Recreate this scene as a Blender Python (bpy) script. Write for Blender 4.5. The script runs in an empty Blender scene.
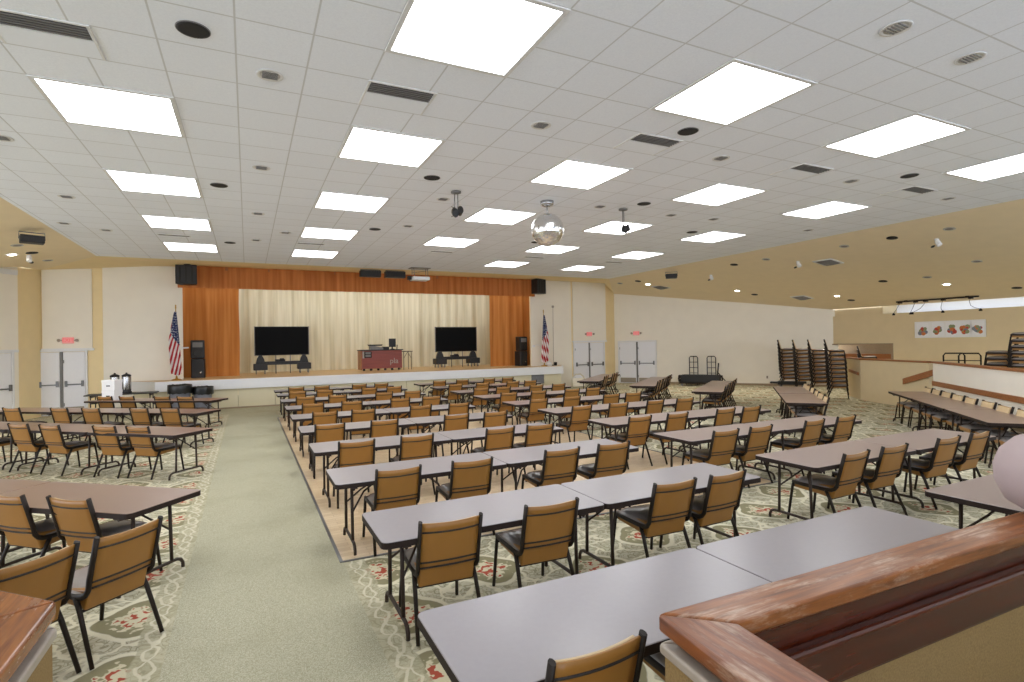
import bpy, bmesh, math, random
from mathutils import Vector, Matrix
random.seed(7)
C = bpy.context.scene.collection
PI = math.pi
R = math.radians
CZ = 4.76            # height of the white tiled ceiling
EYE = 2.07

# ------------------------------------------------------------------ helpers
def srgb(r, g, b):
    f = lambda c: (c/255)/12.92 if c/255 <= .04045 else (((c/255)+.055)/1.055)**2.4
    return (f(r), f(g), f(b), 1)

class NT:
    """small helper to write node maths compactly"""
    def __init__(s, name):
        s.m = bpy.data.materials.new(name); s.m.use_nodes = True
        s.t = s.m.node_tree; s.b = s.t.nodes['Principled BSDF']
    def n(s, typ, **kw):
        nd = s.t.nodes.new(typ)
        for k, v in kw.items(): setattr(nd, k, v)
        return nd
    def link(s, a, b): s.t.links.new(a, b)
    def put(s, sock, v):
        if hasattr(v, 'is_output'): s.link(v, sock)
        else: sock.default_value = v
    def math(s, op, a, b=0.0, c=0.0):
        nd = s.n('ShaderNodeMath', operation=op)
        s.put(nd.inputs[0], a); s.put(nd.inputs[1], b); s.put(nd.inputs[2], c)
        return nd.outputs[0]
    def mix(s, f, a, b):
        nd = s.n('ShaderNodeMix', data_type='RGBA')
        s.put(nd.inputs[0], f); s.put(nd.inputs[6], a); s.put(nd.inputs[7], b)
        return nd.outputs[2]
    def coord(s, kind='Object'):
        return s.n('ShaderNodeTexCoord').outputs[kind]
    def xyz(s, v):
        nd = s.n('ShaderNodeSeparateXYZ'); s.link(v, nd.inputs[0]); return nd.outputs
    def vec(s, x, y, z=0.0):
        nd = s.n('ShaderNodeCombineXYZ')
        for i, v in enumerate((x, y, z)): s.put(nd.inputs[i], v)
        return nd.outputs[0]
    def scale(s, v, xyz):
        nd = s.n('ShaderNodeVectorMath', operation='MULTIPLY'); s.link(v, nd.inputs[0]); nd.inputs[1].default_value = xyz
        return nd.outputs[0]
    def noise(s, v, sc, det=3, rough=.5):
        nd = s.n('ShaderNodeTexNoise'); s.link(v, nd.inputs['Vector'])
        nd.inputs['Scale'].default_value = sc; nd.inputs['Detail'].default_value = det
        nd.inputs['Roughness'].default_value = rough
        return nd.outputs[0]
    def step(s, v, lo, hi):
        nd = s.n('ShaderNodeMapRange'); s.put(nd.inputs[0], v)
        nd.inputs[1].default_value = lo; nd.inputs[2].default_value = hi
        return nd.outputs[0]
    def bump(s, h, strength=.2, dist=.01):
        nd = s.n('ShaderNodeBump'); s.link(h, nd.inputs['Height'])
        nd.inputs['Strength'].default_value = strength; nd.inputs['Distance'].default_value = dist
        s.link(nd.outputs[0], s.b.inputs['Normal'])
    def fin(s, col, rough=.5, metal=0.0, spec=.5):
        s.put(s.b.inputs['Base Color'], col); s.put(s.b.inputs['Roughness'], rough)
        s.put(s.b.inputs['Metallic'], metal); s.put(s.b.inputs['Specular IOR Level'], spec)
        return s.m

def plain(name, rgb, rough=.5, metal=0.0, var=.06, sc=18, bump=0.0, spec=.5):
    t = NT(name); v = t.coord()
    c = srgb(*rgb); d = tuple(max(0, x*(1-var*2)) for x in c[:3])+(1,)
    n = t.noise(v, sc)
    if bump: t.bump(t.noise(v, sc*8), bump, .004)
    return t.fin(t.mix(t.step(n, .3, .7), d, c), rough, metal, spec)

def glow(name, rgb, strength):
    t = NT(name); t.b.inputs['Emission Color'].default_value = srgb(*rgb)
    t.b.inputs['Emission Strength'].default_value = strength
    return t.fin(srgb(*rgb), .6)

class MB:
    def __init__(s): s.bm = bmesh.new()
    def verts(s, pts, M=None):
        return [s.bm.verts.new((M @ Vector(p)) if M else Vector(p)) for p in pts]
    def box(s, x0, x1, y0, y1, z0, z1, M=None):
        v = s.verts([(x, y, z) for z in (z0, z1) for x, y in ((x0, y0), (x1, y0), (x1, y1), (x0, y1))], M)
        for f in ((3,2,1,0), (4,5,6,7), (0,1,5,4), (1,2,6,5), (2,3,7,6), (3,0,4,7)): s.bm.faces.new([v[i] for i in f])
        return s
    def prism(s, poly, z0, z1, M=None, taper=1.0):
        n = len(poly)
        cx = sum(p[0] for p in poly)/n; cy = sum(p[1] for p in poly)/n
        a = s.verts([(p[0], p[1], z0) for p in poly], M)
        b = s.verts([(cx+(p[0]-cx)*taper, cy+(p[1]-cy)*taper, z1) for p in poly], M)
        s.bm.faces.new(a[::-1]); s.bm.faces.new(b)
        for i in range(n): s.bm.faces.new([a[i], a[(i+1) % n], b[(i+1) % n], b[i]])
        return s
    def tube(s, path, r, seg=8, rx=None, closed=False, smooth=True):
        """sweep a circle (or ellipse r x rx) along a path"""
        P = [Vector(p) for p in path]; n = len(P); rings = []
        up = None
        for i in range(n):
            a = P[(i-1) % n] if (closed or i > 0) else P[i]; b = P[(i+1) % n] if (closed or i < n-1) else P[i]
            t = (b-a).normalized()
            if up is None:
                up = Vector((0, 0, 1)) if abs(t.z) < .9 else Vector((0, 1, 0))
            side = t.cross(up)
            if side.length < 1e-4: side = t.cross(Vector((1, 0, 0)))
            side.normalize(); up = side.cross(t).normalized()
            rr = r[i] if isinstance(r, (list, tuple)) else r
            r2 = rx if rx else rr
            rings.append([s.bm.verts.new(P[i]+side*math.cos(2*PI*k/seg)*r2+up*math.sin(2*PI*k/seg)*rr) for k in range(seg)])
        m = n if closed else n-1
        for i in range(m):
            A, B = rings[i], rings[(i+1) % n]
            for k in range(seg):
                f = s.bm.faces.new([A[k], A[(k+1) % seg], B[(k+1) % seg], B[k]]); f.smooth = smooth
        if not closed:
            s.bm.faces.new(rings[0][::-1]); s.bm.faces.new(rings[-1])
        return s
    def lathe(s, prof, seg=20, c=(0, 0, 0), M=None, smooth=True):
        rings = []
        for r, z in prof:
            pts = [(c[0]+r*math.cos(2*PI*k/seg), c[1]+r*math.sin(2*PI*k/seg), c[2]+z) for k in range(seg)]
            rings.append(s.verts(pts, M))
        for A, B in zip(rings, rings[1:]):
            for k in range(seg):
                f = s.bm.faces.new([A[k], A[(k+1) % seg], B[(k+1) % seg], B[k]]); f.smooth = smooth
        s.bm.faces.new(rings[0][::-1]); s.bm.faces.new(rings[-1])
        return s
    def grid(s, f, nu, nv, smooth=True, uv=False):
        V = [[s.bm.verts.new(f(i/nu, j/nv)) for i in range(nu+1)] for j in range(nv+1)]
        lay = s.bm.loops.layers.uv.verify() if uv else None
        for j in range(nv):
            for i in range(nu):
                q = [(i, j), (i+1, j), (i+1, j+1), (i, j+1)]
                fc = s.bm.faces.new([V[b][a] for a, b in q]); fc.smooth = smooth
                if uv:
                    for lp, (a, b) in zip(fc.loops, q): lp[lay].uv = (a/nu, b/nv)
        return s
    def faces(s, pts, fs):
        v = s.verts(pts)
        for f in fs: s.bm.faces.new([v[i] for i in f])
        return s
    def build(s, name, mat, parent=None, bevel=0, seg=2, subsurf=0, smooth=False, fix=True):
        if fix: bmesh.ops.recalc_face_normals(s.bm, faces=s.bm.faces)
        me = bpy.data.meshes.new(name); s.bm.to_mesh(me); s.bm.free()
        if mat: me.materials.append(mat)
        if smooth:
            for p in me.polygons: p.use_smooth = True
        o = bpy.data.objects.new(name, me); C.objects.link(o)
        if parent: o.parent = parent
        if bevel:
            b = o.modifiers.new('bevel', 'BEVEL'); b.width = bevel; b.segments = seg; b.limit_method = 'ANGLE'
        if subsurf:
            b = o.modifiers.new('sub', 'SUBSURF'); b.levels = b.render_levels = subsurf
        return o

def tag(o, label, cat, group=None):
    o['label'] = label; o['category'] = cat
    if group: o['group'] = group
    return o
def thing(name, label, cat, loc=(0, 0, 0), rz=0, group=None):
    o = bpy.data.objects.new(name, None); C.objects.link(o)
    o.empty_display_size = .1
    o.location = loc; o.rotation_euler = (0, 0, rz)
    return tag(o, label, cat, group)
def struct(o):
    o['kind'] = 'structure'; return o
def dup(root, loc, rz, label, group=None):
    r = root.copy(); C.objects.link(r); r.location = loc; r.rotation_euler = (0, 0, rz)
    r['label'] = label
    if group: r['group'] = group
    for ch in list(root.children):
        c = ch.copy(); C.objects.link(c); c.parent = r
        for g in list(ch.children):
            d = g.copy(); C.objects.link(d); d.parent = c
    return r
def rrect(L, W, r, n=4):
    out = []
    for cx, cy, a0 in ((L/2-r, W/2-r, 0), (-L/2+r, W/2-r, PI/2), (-L/2+r, -W/2+r, PI), (L/2-r, -W/2+r, 1.5*PI)):
        for k in range(n+1):
            a = a0+PI/2*k/n; out.append((cx+r*math.cos(a), cy+r*math.sin(a)))
    return out
def text_mesh(s, size, depth, name, mat, parent, M):
    cu = bpy.data.curves.new(name, 'FONT'); cu.body = s; cu.size = size; cu.extrude = depth
    cu.align_x = 'CENTER'; cu.align_y = 'CENTER'
    t = bpy.data.objects.new(name+'_tmp', cu); C.objects.link(t)
    dg = bpy.context.evaluated_depsgraph_get()
    me = bpy.data.meshes.new_from_object(t.evaluated_get(dg))
    bpy.data.objects.remove(t)
    me.materials.clear(); me.materials.append(mat)
    o = bpy.data.objects.new(name, me); C.objects.link(o); o.parent = parent; o.matrix_local = M
    return o
ORD = ['first', 'second', 'third', 'fourth', 'fifth', 'sixth', 'seventh', 'eighth', 'ninth', 'tenth', 'eleventh', 'twelfth']

# ------------------------------------------------------------------ materials
def mat_ceiling():
    t = NT('ceiling_tile'); v = t.coord(); x, y, z = t.xyz(v)
    T = .6096
    def ln(c, off):
        f = t.math('FRACT', t.math('DIVIDE', t.math('ADD', c, off), T))
        d = t.math('ABSOLUTE', t.math('SUBTRACT', f, .5))
        return t.step(d, .484, .490)
    g = t.math('MAXIMUM', ln(x, 1.888+T*20), ln(y, -3.704+T*20))
    n = t.noise(v, 60, 4, .7)
    cell = t.n('ShaderNodeTexWhiteNoise', noise_dimensions='2D')
    t.link(t.vec(t.math('FLOOR', t.math('DIVIDE', t.math('ADD', x, 1.888+T*20), T)), t.math('FLOOR', t.math('DIVIDE', t.math('ADD', y, -3.704+T*20), T))), cell.inputs[0])
    base = t.mix(t.step(n, .35, .65), srgb(235, 239, 246), srgb(243, 247, 253))
    base = t.mix(t.math('MULTIPLY', cell.outputs[0], .25), base, srgb(229, 232, 237))
    col = t.mix(t.math('MULTIPLY', g, .5), base, srgb(168, 166, 160))
    t.bump(n, .35, .003)
    return t.fin(col, .85, spec=.2)
def mat_carpet():
    t = NT('floral_carpet'); v = t.coord(); x, y, z = t.xyz(v)
    P = .905
    xr = t.math('ADD', t.math('SUBTRACT', t.math('ABSOLUTE', t.math('SUBTRACT', x, .14)), .93), P*40.5)
    xc = t.math('DIVIDE', xr, P)
    col_i = t.math('FLOOR', xc)
    u = t.math('MULTIPLY', t.math('SUBTRACT', t.math('FRACT', xc), .5), P)
    half = t.math('MULTIPLY', t.math('MODULO', col_i, 2.0), .5)
    yc = t.math('ADD', t.math('DIVIDE', t.math('ADD', y, -5.08+P*20.5), P), half)
    w = t.math('MULTIPLY', t.math('SUBTRACT', t.math('FRACT', yc), .5), P)
    wob = t.noise(v, 5, 2)
    ang = t.math('ARCTAN2', w, u)
    d = t.math('SQRT', t.math('ADD', t.math('POWER', t.math('DIVIDE', u, .27), 2.0), t.math('POWER', t.math('DIVIDE', w, .29), 2.0)))
    d = t.math('ADD', d, t.math('MULTIPLY', t.math('COSINE', t.math('MULTIPLY', ang, 4.0)), -.10))
    d = t.math('ADD', d, t.math('MULTIPLY', t.math('SUBTRACT', wob, .5), .22))
    med = t.step(d, 1.03, .97)
    ring = t.math('MULTIPLY', t.step(d, .98, 1.02), t.step(d, 1.20, 1.14))
    # flowers inside the medallion
    fa = t.noise(v, 15, 1, .5); fb = t.noise(t.scale(v, (1, 1, 1.7)), 17, 1)
    inner = t.step(t.math('ADD', d, t.math('MULTIPLY', t.math('SUBTRACT', fb, .5), 1.3)), .62, .54)
    bloom = inner
    red = t.math('MULTIPLY', t.math('MULTIPLY', t.step(t.math('ADD', d, t.math('MULTIPLY', t.math('SUBTRACT', fb, .5), 1.3)), .46, .40), t.step(fa, .50, .54)), 1.0)
    # scrollwork outside
    vs = t.n('ShaderNodeTexVoronoi', feature='DISTANCE_TO_EDGE'); vs.inputs['Scale'].default_value = 15
    wv = t.n('ShaderNodeVectorMath', operation='ADD'); t.link(v, wv.inputs[0])
    nz = t.n('ShaderNodeTexNoise'); t.link(v, nz.inputs['Vector']); nz.inputs['Scale'].default_value = 6
    sc = t.n('ShaderNodeVectorMath', operation='SCALE'); t.link(nz.outputs['Color'], sc.inputs[0]); sc.inputs['Scale'].default_value = .18
    t.link(sc.outputs[0], wv.inputs[1]); t.link(wv.outputs[0], vs.inputs['Vector'])
    vf = t.n('ShaderNodeTexVoronoi'); vf.inputs['Scale'].default_value = 5.2; t.link(wv.outputs[0], vf.inputs['Vector'])
    iso = t.math('ABSOLUTE', t.math('SUBTRACT', t.math('FRACT', t.math('MULTIPLY', vf.outputs['Distance'], 4.2)), .5))
    thin = t.math('MAXIMUM', t.step(iso, .36, .42), t.math('MULTIPLY', t.step(vs.outputs['Distance'], .07, .04), .6))
    vs2 = t.n('ShaderNodeTexVoronoi', feature='DISTANCE_TO_EDGE'); vs2.inputs['Scale'].default_value = 3.4
    t.link(wv.outputs[0], vs2.inputs['Vector'])
    band = t.step(vs2.outputs['Distance'], .06, .035)
    fine = t.noise(v, 140, 2)
    ground = t.mix(t.step(t.noise(v, 9, 3), .35, .65), srgb(188, 182, 156), srgb(202, 197, 172))
    col = t.mix(t.math('MULTIPLY', thin, .7), ground, srgb(130, 124, 96))
    col = t.mix(band, col, srgb(222, 216, 190))
    col = t.mix(med, col, srgb(142, 136, 106))
    col = t.mix(bloom, col, srgb(210, 202, 172))
    col = t.mix(red, col, srgb(170, 80, 62))
    col = t.mix(ring, col, srgb(222, 216, 190))
    # border scrolls beside the plain runner
    edge = t.math('SUBTRACT', t.math('ABSOLUTE', t.math('SUBTRACT', x, .14)), .665)
    edge = t.math('ADD', edge, t.math('MULTIPLY', t.math('SUBTRACT', wob, .5), .09))
    loop = t.math('MULTIPLY', t.math('SINE', t.math('ADD', t.math('MULTIPLY', y, 2*PI/.4525), t.math('MULTIPLY', wob, 5.0))), .05)
    s1 = t.math('ABSOLUTE', t.math('SUBTRACT', t.math('SUBTRACT', edge, .10), loop))
    s2 = t.math('ABSOLUTE', t.math('ADD', t.math('SUBTRACT', edge, .10), loop))
    sm = t.step(t.math('MINIMUM', s1, s2), .015, .008)
    inb = t.step(edge, .195, .185)
    col = t.mix(t.math('MULTIPLY', inb, .8), col, t.mix(t.math('MULTIPLY', thin, .6), srgb(184, 178, 150), srgb(150, 144, 116)))
    col = t.mix(t.math('MULTIPLY', t.math('MULTIPLY', inb, sm), .7), col, srgb(222, 216, 192))
    col = t.mix(t.math('MULTIPLY', t.step(fine, .3, .7), .12), col, srgb(110, 104, 80))
    t.bump(fine, .4, .004)
    return t.fin(col, .95, spec=.1)
def mat_runner():
    t = NT('runner_carpet'); v = t.coord()
    f = t.noise(v, 170, 2); g = t.noise(v, 1.1, 3)
    c = t.mix(t.step(f, .32, .68), srgb(150, 146, 120), srgb(198, 194, 170))
    c = t.mix(t.math('MULTIPLY', t.step(g, .5, .8), .35), c, srgb(140, 134, 106))
    t.bump(f, .5, .004)
    return t.fin(c, .97, spec=.1)
def mat_parquet():
    t = NT('dance_parquet'); v = t.coord(); x, y, z = t.xyz(v)
    b = t.n('ShaderNodeTexBrick'); t.link(v, b.inputs['Vector'])
    b.inputs['Scale'].default_value = 1.0; b.inputs['Brick Width'].default_value = .30; b.inputs['Row Height'].default_value = .075
    b.inputs['Mortar Size'].default_value = .002; b.inputs['Color1'].default_value = srgb(226, 204, 170)
    b.inputs['Color2'].default_value = srgb(210, 184, 146); b.inputs['Mortar'].default_value = srgb(180, 152, 116)
    n = t.noise(t.scale(v, (6, 40, 1)), 1.2, 4)
    return t.fin(t.mix(t.math('MULTIPLY', t.step(n, .4, .7), .35), b.outputs[0], srgb(194, 166, 128)), .38)
def mat_wood(name, dark, light, worn=None, axis=0, rough=.3, worn_amt=.5, sc=1.0):
    t = NT(name); v = t.coord()
    s = [14, 14, 14]; s[axis] = .9
    g = t.noise(t.scale(v, tuple(a*sc for a in s)), 2.2, 6, .62)
    c = t.mix(t.step(g, .32, .68), srgb(*dark), srgb(*light))
    rg = rough
    if worn:
        ws = [7, 7, 7]; ws[axis] = 2.2
        w1 = t.noise(t.scale(v, tuple(ws)), 1.3, 5, .7)
        m = t.math('MULTIPLY', t.step(w1, .50, .64), worn_amt)
        s2 = [60, 60, 60]; s2[axis] = 4
        m = t.math('MULTIPLY', m, t.step(t.noise(t.scale(v, tuple(s2)), 1.0, 3, .7), .38, .6))
        c = t.mix(m, c, srgb(*worn)); rg = t.math('ADD', rough, t.math('MULTIPLY', m, .25))
    t.bump(g, .12, .003)
    return t.fin(c, rg)
def mat_curtain(name, a, b, rough=.8, sheen=0):
    t = NT(name); v = t.coord()
    n = t.noise(t.scale(v, (7, 7, .3)), 1, 2)
    c = t.mix(t.step(n, .35, .65), srgb(*a), srgb(*b))
    return t.fin(c, rough, 0, .3)
def mat_flag():
    t = NT('flag_cloth'); u, w, _ = t.xyz(t.coord('UV'))
    s = t.math('FRACT', t.math('MULTIPLY', t.math('ADD', w, t.math('MULTIPLY', u, .55)), 5.2))
    c = t.mix(t.step(s, .48, .52), srgb(176, 48, 52), srgb(232, 226, 222))
    can = t.math('MULTIPLY', t.step(t.math('ADD', w, t.math('MULTIPLY', u, -.22)), .33, .31), t.step(t.math('ADD', u, t.math('MULTIPLY', w, -.3)), -.02, .02))
    vo = t.n('ShaderNodeTexVoronoi'); t.link(t.vec(t.math('MULTIPLY', u, 6.0), t.math('MULTIPLY', w, 26.0)), vo.inputs['Vector'])
    vo.inputs['Scale'].default_value = 1; vo.inputs['Randomness'].default_value = .3
    blue = t.mix(t.step(vo.outputs['Distance'], .30, .22), srgb(42, 52, 92), srgb(225, 225, 230))
    return t.fin(t.mix(can, c, blue), .8, 0, .2)

M = {}
M['ceiling'] = mat_ceiling(); M['carpet'] = mat_carpet(); M['runner'] = mat_runner(); M['parquet'] = mat_parquet()
M['grid_white'] = plain('light_frame_white', (228, 228, 226), .5)
M['plate'] = plain('vent_plate', (238, 242, 248), .8, var=.01)
M['diffuser'] = glow('light_diffuser', (249, 251, 255), 8.8)
M['lamp_on'] = glow('lamp_lit', (255, 244, 225), 25.0)
M['soffit'] = plain('soffit_beige', (243, 225, 190), .85, var=.02, sc=3, spec=.2)
M['tan'] = plain('wall_tan', (249, 227, 178), .85, var=.02, sc=3, spec=.2)
M['cream'] = plain('wall_cream', (248, 241, 226), .85, var=.015, sc=2, spec=.2)
M['cream_low'] = plain('stage_front_cream', (226, 216, 184), .8, var=.02, sc=2, spec=.2)
M['tan_dark'] = plain('partition_tan', (226, 207, 168), .85, var=.02, sc=3, spec=.2)
M['white'] = plain('white_paint', (236, 236, 236), .5, var=.01)
M['doorwhite'] = plain('door_white', (240, 240, 243), .45, var=.01)
M['bar'] = plain('push_bar_grey', (120, 120, 120), .35, .6)
M['kick'] = plain('kick_plate', (158, 146, 128), .4, .4)
M['vinyl'] = plain('tan_vinyl', (156, 109, 48), .42, var=.05, sc=6, bump=.05)
M['vinyl_front'] = plain('cream_vinyl', (214, 188, 146), .45, var=.04, sc=6)
M['seat'] = plain('charcoal_seat', (152, 145, 142), .22, var=.06, sc=6, bump=.04, spec=.7)
M['frame'] = plain('chair_frame_black', (40, 32, 26), .5, 0, var=.05, spec=.25)
M['frame_edge'] = plain('piping_black', (40, 34, 30), .6)
M['laminate'] = plain('table_laminate', (150, 144, 147), .28, var=.02, sc=40, spec=.75)  # same laminate as the brown one, ceiling sheen put into its colour
M['laminate_b'] = plain('table_laminate_brown', (140, 114, 100), .28, var=.02, sc=40, spec=.75)
M['laminate_half_sheen'] = plain('table_laminate_half_sheen', (152, 135, 130), .28, var=.02, sc=40, spec=.75)  # same laminate again, part of the ceiling sheen painted in
M['band'] = plain('table_edge_dark', (46, 37, 33), .6, spec=.15)
M['tleg'] = plain('table_leg_brown', (60, 49, 42), .5, .0, spec=.25)
M['blackp'] = plain('black_plastic', (26, 26, 28), .5)
M['blackg'] = plain('speaker_grille', (38, 38, 40), .6, var=.2, sc=90)
M['screen'] = plain('tv_screen', (8, 8, 9), .5, var=.01, spec=.08)
M['greyp'] = plain('grey_plastic', (128, 126, 124), .5)
M['steel'] = plain('steel', (190, 190, 190), .25, .95)
M['canr'] = plain('can_reflector', (196, 194, 190), .35, .7)
M['dark'] = plain('dark_hole', (34, 32, 30), .8)
M['louver'] = plain('vent_louver', (120, 118, 116), .5)
M['orange'] = mat_curtain('orange_velour', (184, 112, 50), (206, 138, 72), .85)
M['valance'] = mat_curtain('valance_velour', (180, 106, 54), (202, 128, 70), .85)
M['backdrop'] = mat_curtain('cream_satin', (206, 198, 166), (230, 222, 194), .45)
M['stagewood'] = mat_wood('stage_boards', (206, 170, 118), (224, 192, 144), axis=0, rough=.35)
M['flag'] = mat_flag()
M['gold'] = plain('brass', (190, 150, 70), .3, .9)
M['redpanel'] = mat_wood('red_wood_panel', (126, 56, 44), (146, 68, 54), axis=0, rough=.4, sc=.5)
M['cap'] = mat_wood('worn_rail_wood_x', (96, 50, 20), (160, 96, 44), worn=(206, 180, 158), axis=0, rough=.3, worn_amt=.7)
M['capy'] = mat_wood('worn_rail_wood_y', (96, 50, 24), (150, 88, 46), worn=(196, 170, 148), axis=1, rough=.3, worn_amt=.7)
M['capl'] = mat_wood('left_rail_wood', (104, 54, 20), (156, 92, 38), worn=(180, 140, 104), axis=1, rough=.25, worn_amt=.25)
M['mahog'] = mat_wood('dark_rail_wood', (54, 20, 8), (84, 32, 14), axis=0, rough=.24)
M['trimwood'] = mat_wood('brown_trim_wood', (142, 88, 48), (170, 110, 64), axis=0, rough=.4)
M['molding'] = plain('taupe_molding', (170, 158, 144), .35)
M['fabric'] = plain('wall_carpet_tan', (160, 134, 92), .95, var=.12, sc=120, bump=.4, spec=.1)
M['trashgrey'] = plain('trash_can_grey', (130, 132, 142), .5)
M['liner'] = plain('black_liner', (24, 26, 26), .3, var=.1, bump=.3)
M['boxw'] = plain('white_carton', (240, 240, 242), .6, var=.01)
M['exit'] = glow('exit_face', (226, 150, 146), .30)
M['exit_t'] = glow('exit_letters', (236, 92, 96), .45)
M['pink'] = plain('pale_pink', (184, 165, 163), .8, var=.04, sc=4)
M['red'] = plain('paint_red', (186, 70, 56), .6); M['org'] = plain('paint_orange', (206, 120, 62), .6)
M['grn'] = plain('paint_green', (140, 150, 110), .6); M['gryb'] = plain('paint_grey_blue', (120, 128, 140), .6)
M['mirror'] = plain('mirror_facets', (232, 232, 232), .16, 1.0, var=.02)
M['taupe'] = plain('recess_taupe', (166, 146, 120), .8)

# ------------------------------------------------------------------ room shell
struct(MB().faces([(-14, -6, 0), (28, -6, 0), (28, 28, 0), (-14, 28, 0)], [(0, 1, 2, 3)]).build('floor', M['carpet'], fix=False))
aisle = MB().prism([(-.525, -6), (.805, -6), (.79, 21.3), (-.535, 21.3)], .001, .003).build('floor_runner', M['runner']); struct(aisle)
floor_front = MB().prism([(-5.6, 19.45), (16, 19.45), (16, 22.2), (-5.6, 22.2)], .0005, .0018).build('floor_stage_strip', M['runner']); struct(floor_front)
struct(MB().box(-3.8, 13.8, -6, 18.9, CZ, CZ+.06).build('ceiling', M['ceiling']))
# sloping beige soffits around it
sf = [(13.8, 18.9, 4.76), (16.9, 22.75, 4.55), (20.6, 17.7, 3.75), (22.5, 14.9, 3.30), (13.8, -6, 4.76), (22.5, -6, 3.30), (23.2, 15.2, 3.2)]
struct(MB().faces(sf, [(0, 1, 2), (0, 2, 3), (0, 3, 4), (3, 5, 4), (2, 6, 3)]).build('ceiling_right', M['soffit']))
sl = [(-3.8, 18.9, 4.76), (-5.95, 22.4, 4.72), (-6.2, 21.5, 4.68), (-10.2, 15.8, 3.7), (-3.8, -6, 4.76), (-10.2, -6, 3.7)]
struct(MB().faces(sl, [(0, 2, 1), (0, 3, 2), (0, 4, 3), (3, 4, 5)]).build('ceiling_left', M['soffit']))
ss = [(-3.8, 18.9, 4.76), (13.8, 18.9, 4.76), (16.05, 22.4, 5.02), (11.9, 22.4, 5.06), (-2.0, 22.4, 5.06), (-5.95, 22.4, 4.72), (16.95, 22.75, 4.55)]
struct(MB().faces(ss, [(0, 1, 3, 4), (1, 2, 3), (0, 4, 5), (1, 6, 2)]).build('ceiling_stage', M['tan']))

def wallseg(p, q, z0, z1, name, mat, th=.1, z1q=None, parent=None):
    """wall slab from p to q; the room lies on the right-hand side of p->q"""
    d = Vector((q[0]-p[0], q[1]-p[1])).normalized(); n = Vector((-d.y, d.x))*th
    a = [(p[0], p[1]), (q[0], q[1]), (q[0]+n.x, q[1]+n.y), (p[0]+n.x, p[1]+n.y)]
    zq = z1 if z1q is None else z1q
    tops = [z1, zq, zq, z1]
    pts = [(x, y, z0) for x, y in a]+[(x, y, t) for (x, y), t in zip(a, tops)]
    return MB().faces(pts, [(3,2,1,0), (4,5,6,7), (0,1,5,4), (1,2,6,5), (2,3,7,6), (3,0,4,7)]).build(name, mat, parent)
for a, b, z0, nm in [((-5.95, 22.36), (-2.1, 22.36), 0, 'wall_stage_left'), ((11.85, 22.36), (16.05, 22.36), 0, 'wall_stage_right'), ((-2.1, 22.36), (11.85, 22.36), 4.98, 'wall_stage_top')]:
    struct(wallseg(a, b, z0, 5.4, nm, M['tan']))
struct(wallseg((16.05, 22.36), (16.9, 22.74), 0, 5.3, 'wall_stage_corner', M['tan']))
struct(wallseg((16.9, 22.74), (22.6, 14.75), 0, 5.0, 'wall_right', M['cream'], z1q=4.2))
struct(wallseg((-6.25, 21.4), (-5.95, 22.36), 0, 5.2, 'wall_left_corner', M['tan']))
struct(wallseg((-10.2, 15.75), (-6.25, 21.4), 0, 5.2, 'wall_left', M['cream']))
# raised cream wall panels (trim)
trims = [((-4.33, 22.30), (-2.04, 22.30), 0, 4.99), ((-5.92, 22.30), (-4.62, 22.30), 2.16, 4.80), ((11.83, 22.30), (14.03, 22.30), 0, 5.03), ((14.14, 22.30), (16.06, 22.30), 2.16, 5.03)]
for i, (a, b, z0, z1) in enumerate(trims):
    struct(wallseg(a, b, z0, z1, 'trim_%d' % (i+1), M['cream'], th=.06))
for i, (a, b, z0, z1) in enumerate([((-5.95, 22.26), (-4.58, 22.26), 2.10, 2.18), ((14.1, 22.26), (16.08, 22.26), 2.10, 2.17), ((-10.1, 15.78), (-6.22, 21.33), 2.08, 2.16), ((-10.1, 15.78), (-6.22, 21.33), 4.42, 4.56)]):
    struct(wallseg(a, b, z0, z1, 'trim_%d' % (i+5), M['white'], th=.1))
struct(wallseg((18.2, 20.87), (22.55, 14.78), 0, .09, 'baseboard_right', M['taupe'], th=.06))
# backstage
struct(wallseg((-3.2, 27.2), (13.0, 27.2), 0, 6, 'wall_backstage', M['tan']))
struct(MB().box(-3.2, -3.1, 22.5, 27.2, 0, 6).build('wall_backstage_left', M['tan']))
struct(MB().box(13.0, 13.1, 22.5, 27.2, 0, 6).build('wall_backstage_right', M['tan']))
struct(MB().box(-3.2, 13.1, 22.46, 27.2, 6, 6.1).build('ceiling_backstage', M['tan']))
# partition on the right with a serving hatch, white recess above it
P = MB()
P.box(22.5, 22.62, 15.14, 15.32, 0, 3.0); P.box(22.5, 22.62, 12.58, 15.14, 0, 1.22); P.box(22.5, 22.62, 12.58, 15.14, 1.79, 3.0); P.box(22.5, 22.62, 3, 12.58, 0, 3.0)
struct(P.build('wall_partition', M['tan_dark']))
struct(MB().box(23.5, 23.6, -6, 14.4, 2, 4.6).build('wall_recess', M['white']))
struct(MB().box(22.4, 23.6, -6, 15.4, 3.55, 3.6).build('ceiling_recess', M['white']))
struct(MB().box(22.62, 23.6, -.1, 0, 2.9, 3.8).build('wall_recess_end', M['white']))
struct(MB().box(22.54, 23.6, 12.9, 15.4, 3.0, 3.58).build('wall_recess_side', M['tan_dark']))
struct(MB().box(22.5, 23.6, -6, 0, 2.9, 3.4).build('wall_recess_front', M['tan_dark']))
struct(MB().box(22.62, 23.5, -6, 16, 2.9, 2.96).build('trim_10', M['white']))
h = thing('serving_hatch', 'taupe serving hatch with brown counter in the tan wall at right', 'hatch', (22.6, 13.86, 1.22))
MB().box(.55, .6, -1.3, 1.3, -.1, .7).build('back_panel', M['taupe'], h)
MB().box(.03, .55, -1.26, 1.26, -.06, .02).build('counter', M['trimwood'], h, .01)
MB().box(.05, .3, -1.2, .75, .02, .2).build('tray_shelf', M['trimwood'], h, .01)
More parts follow.
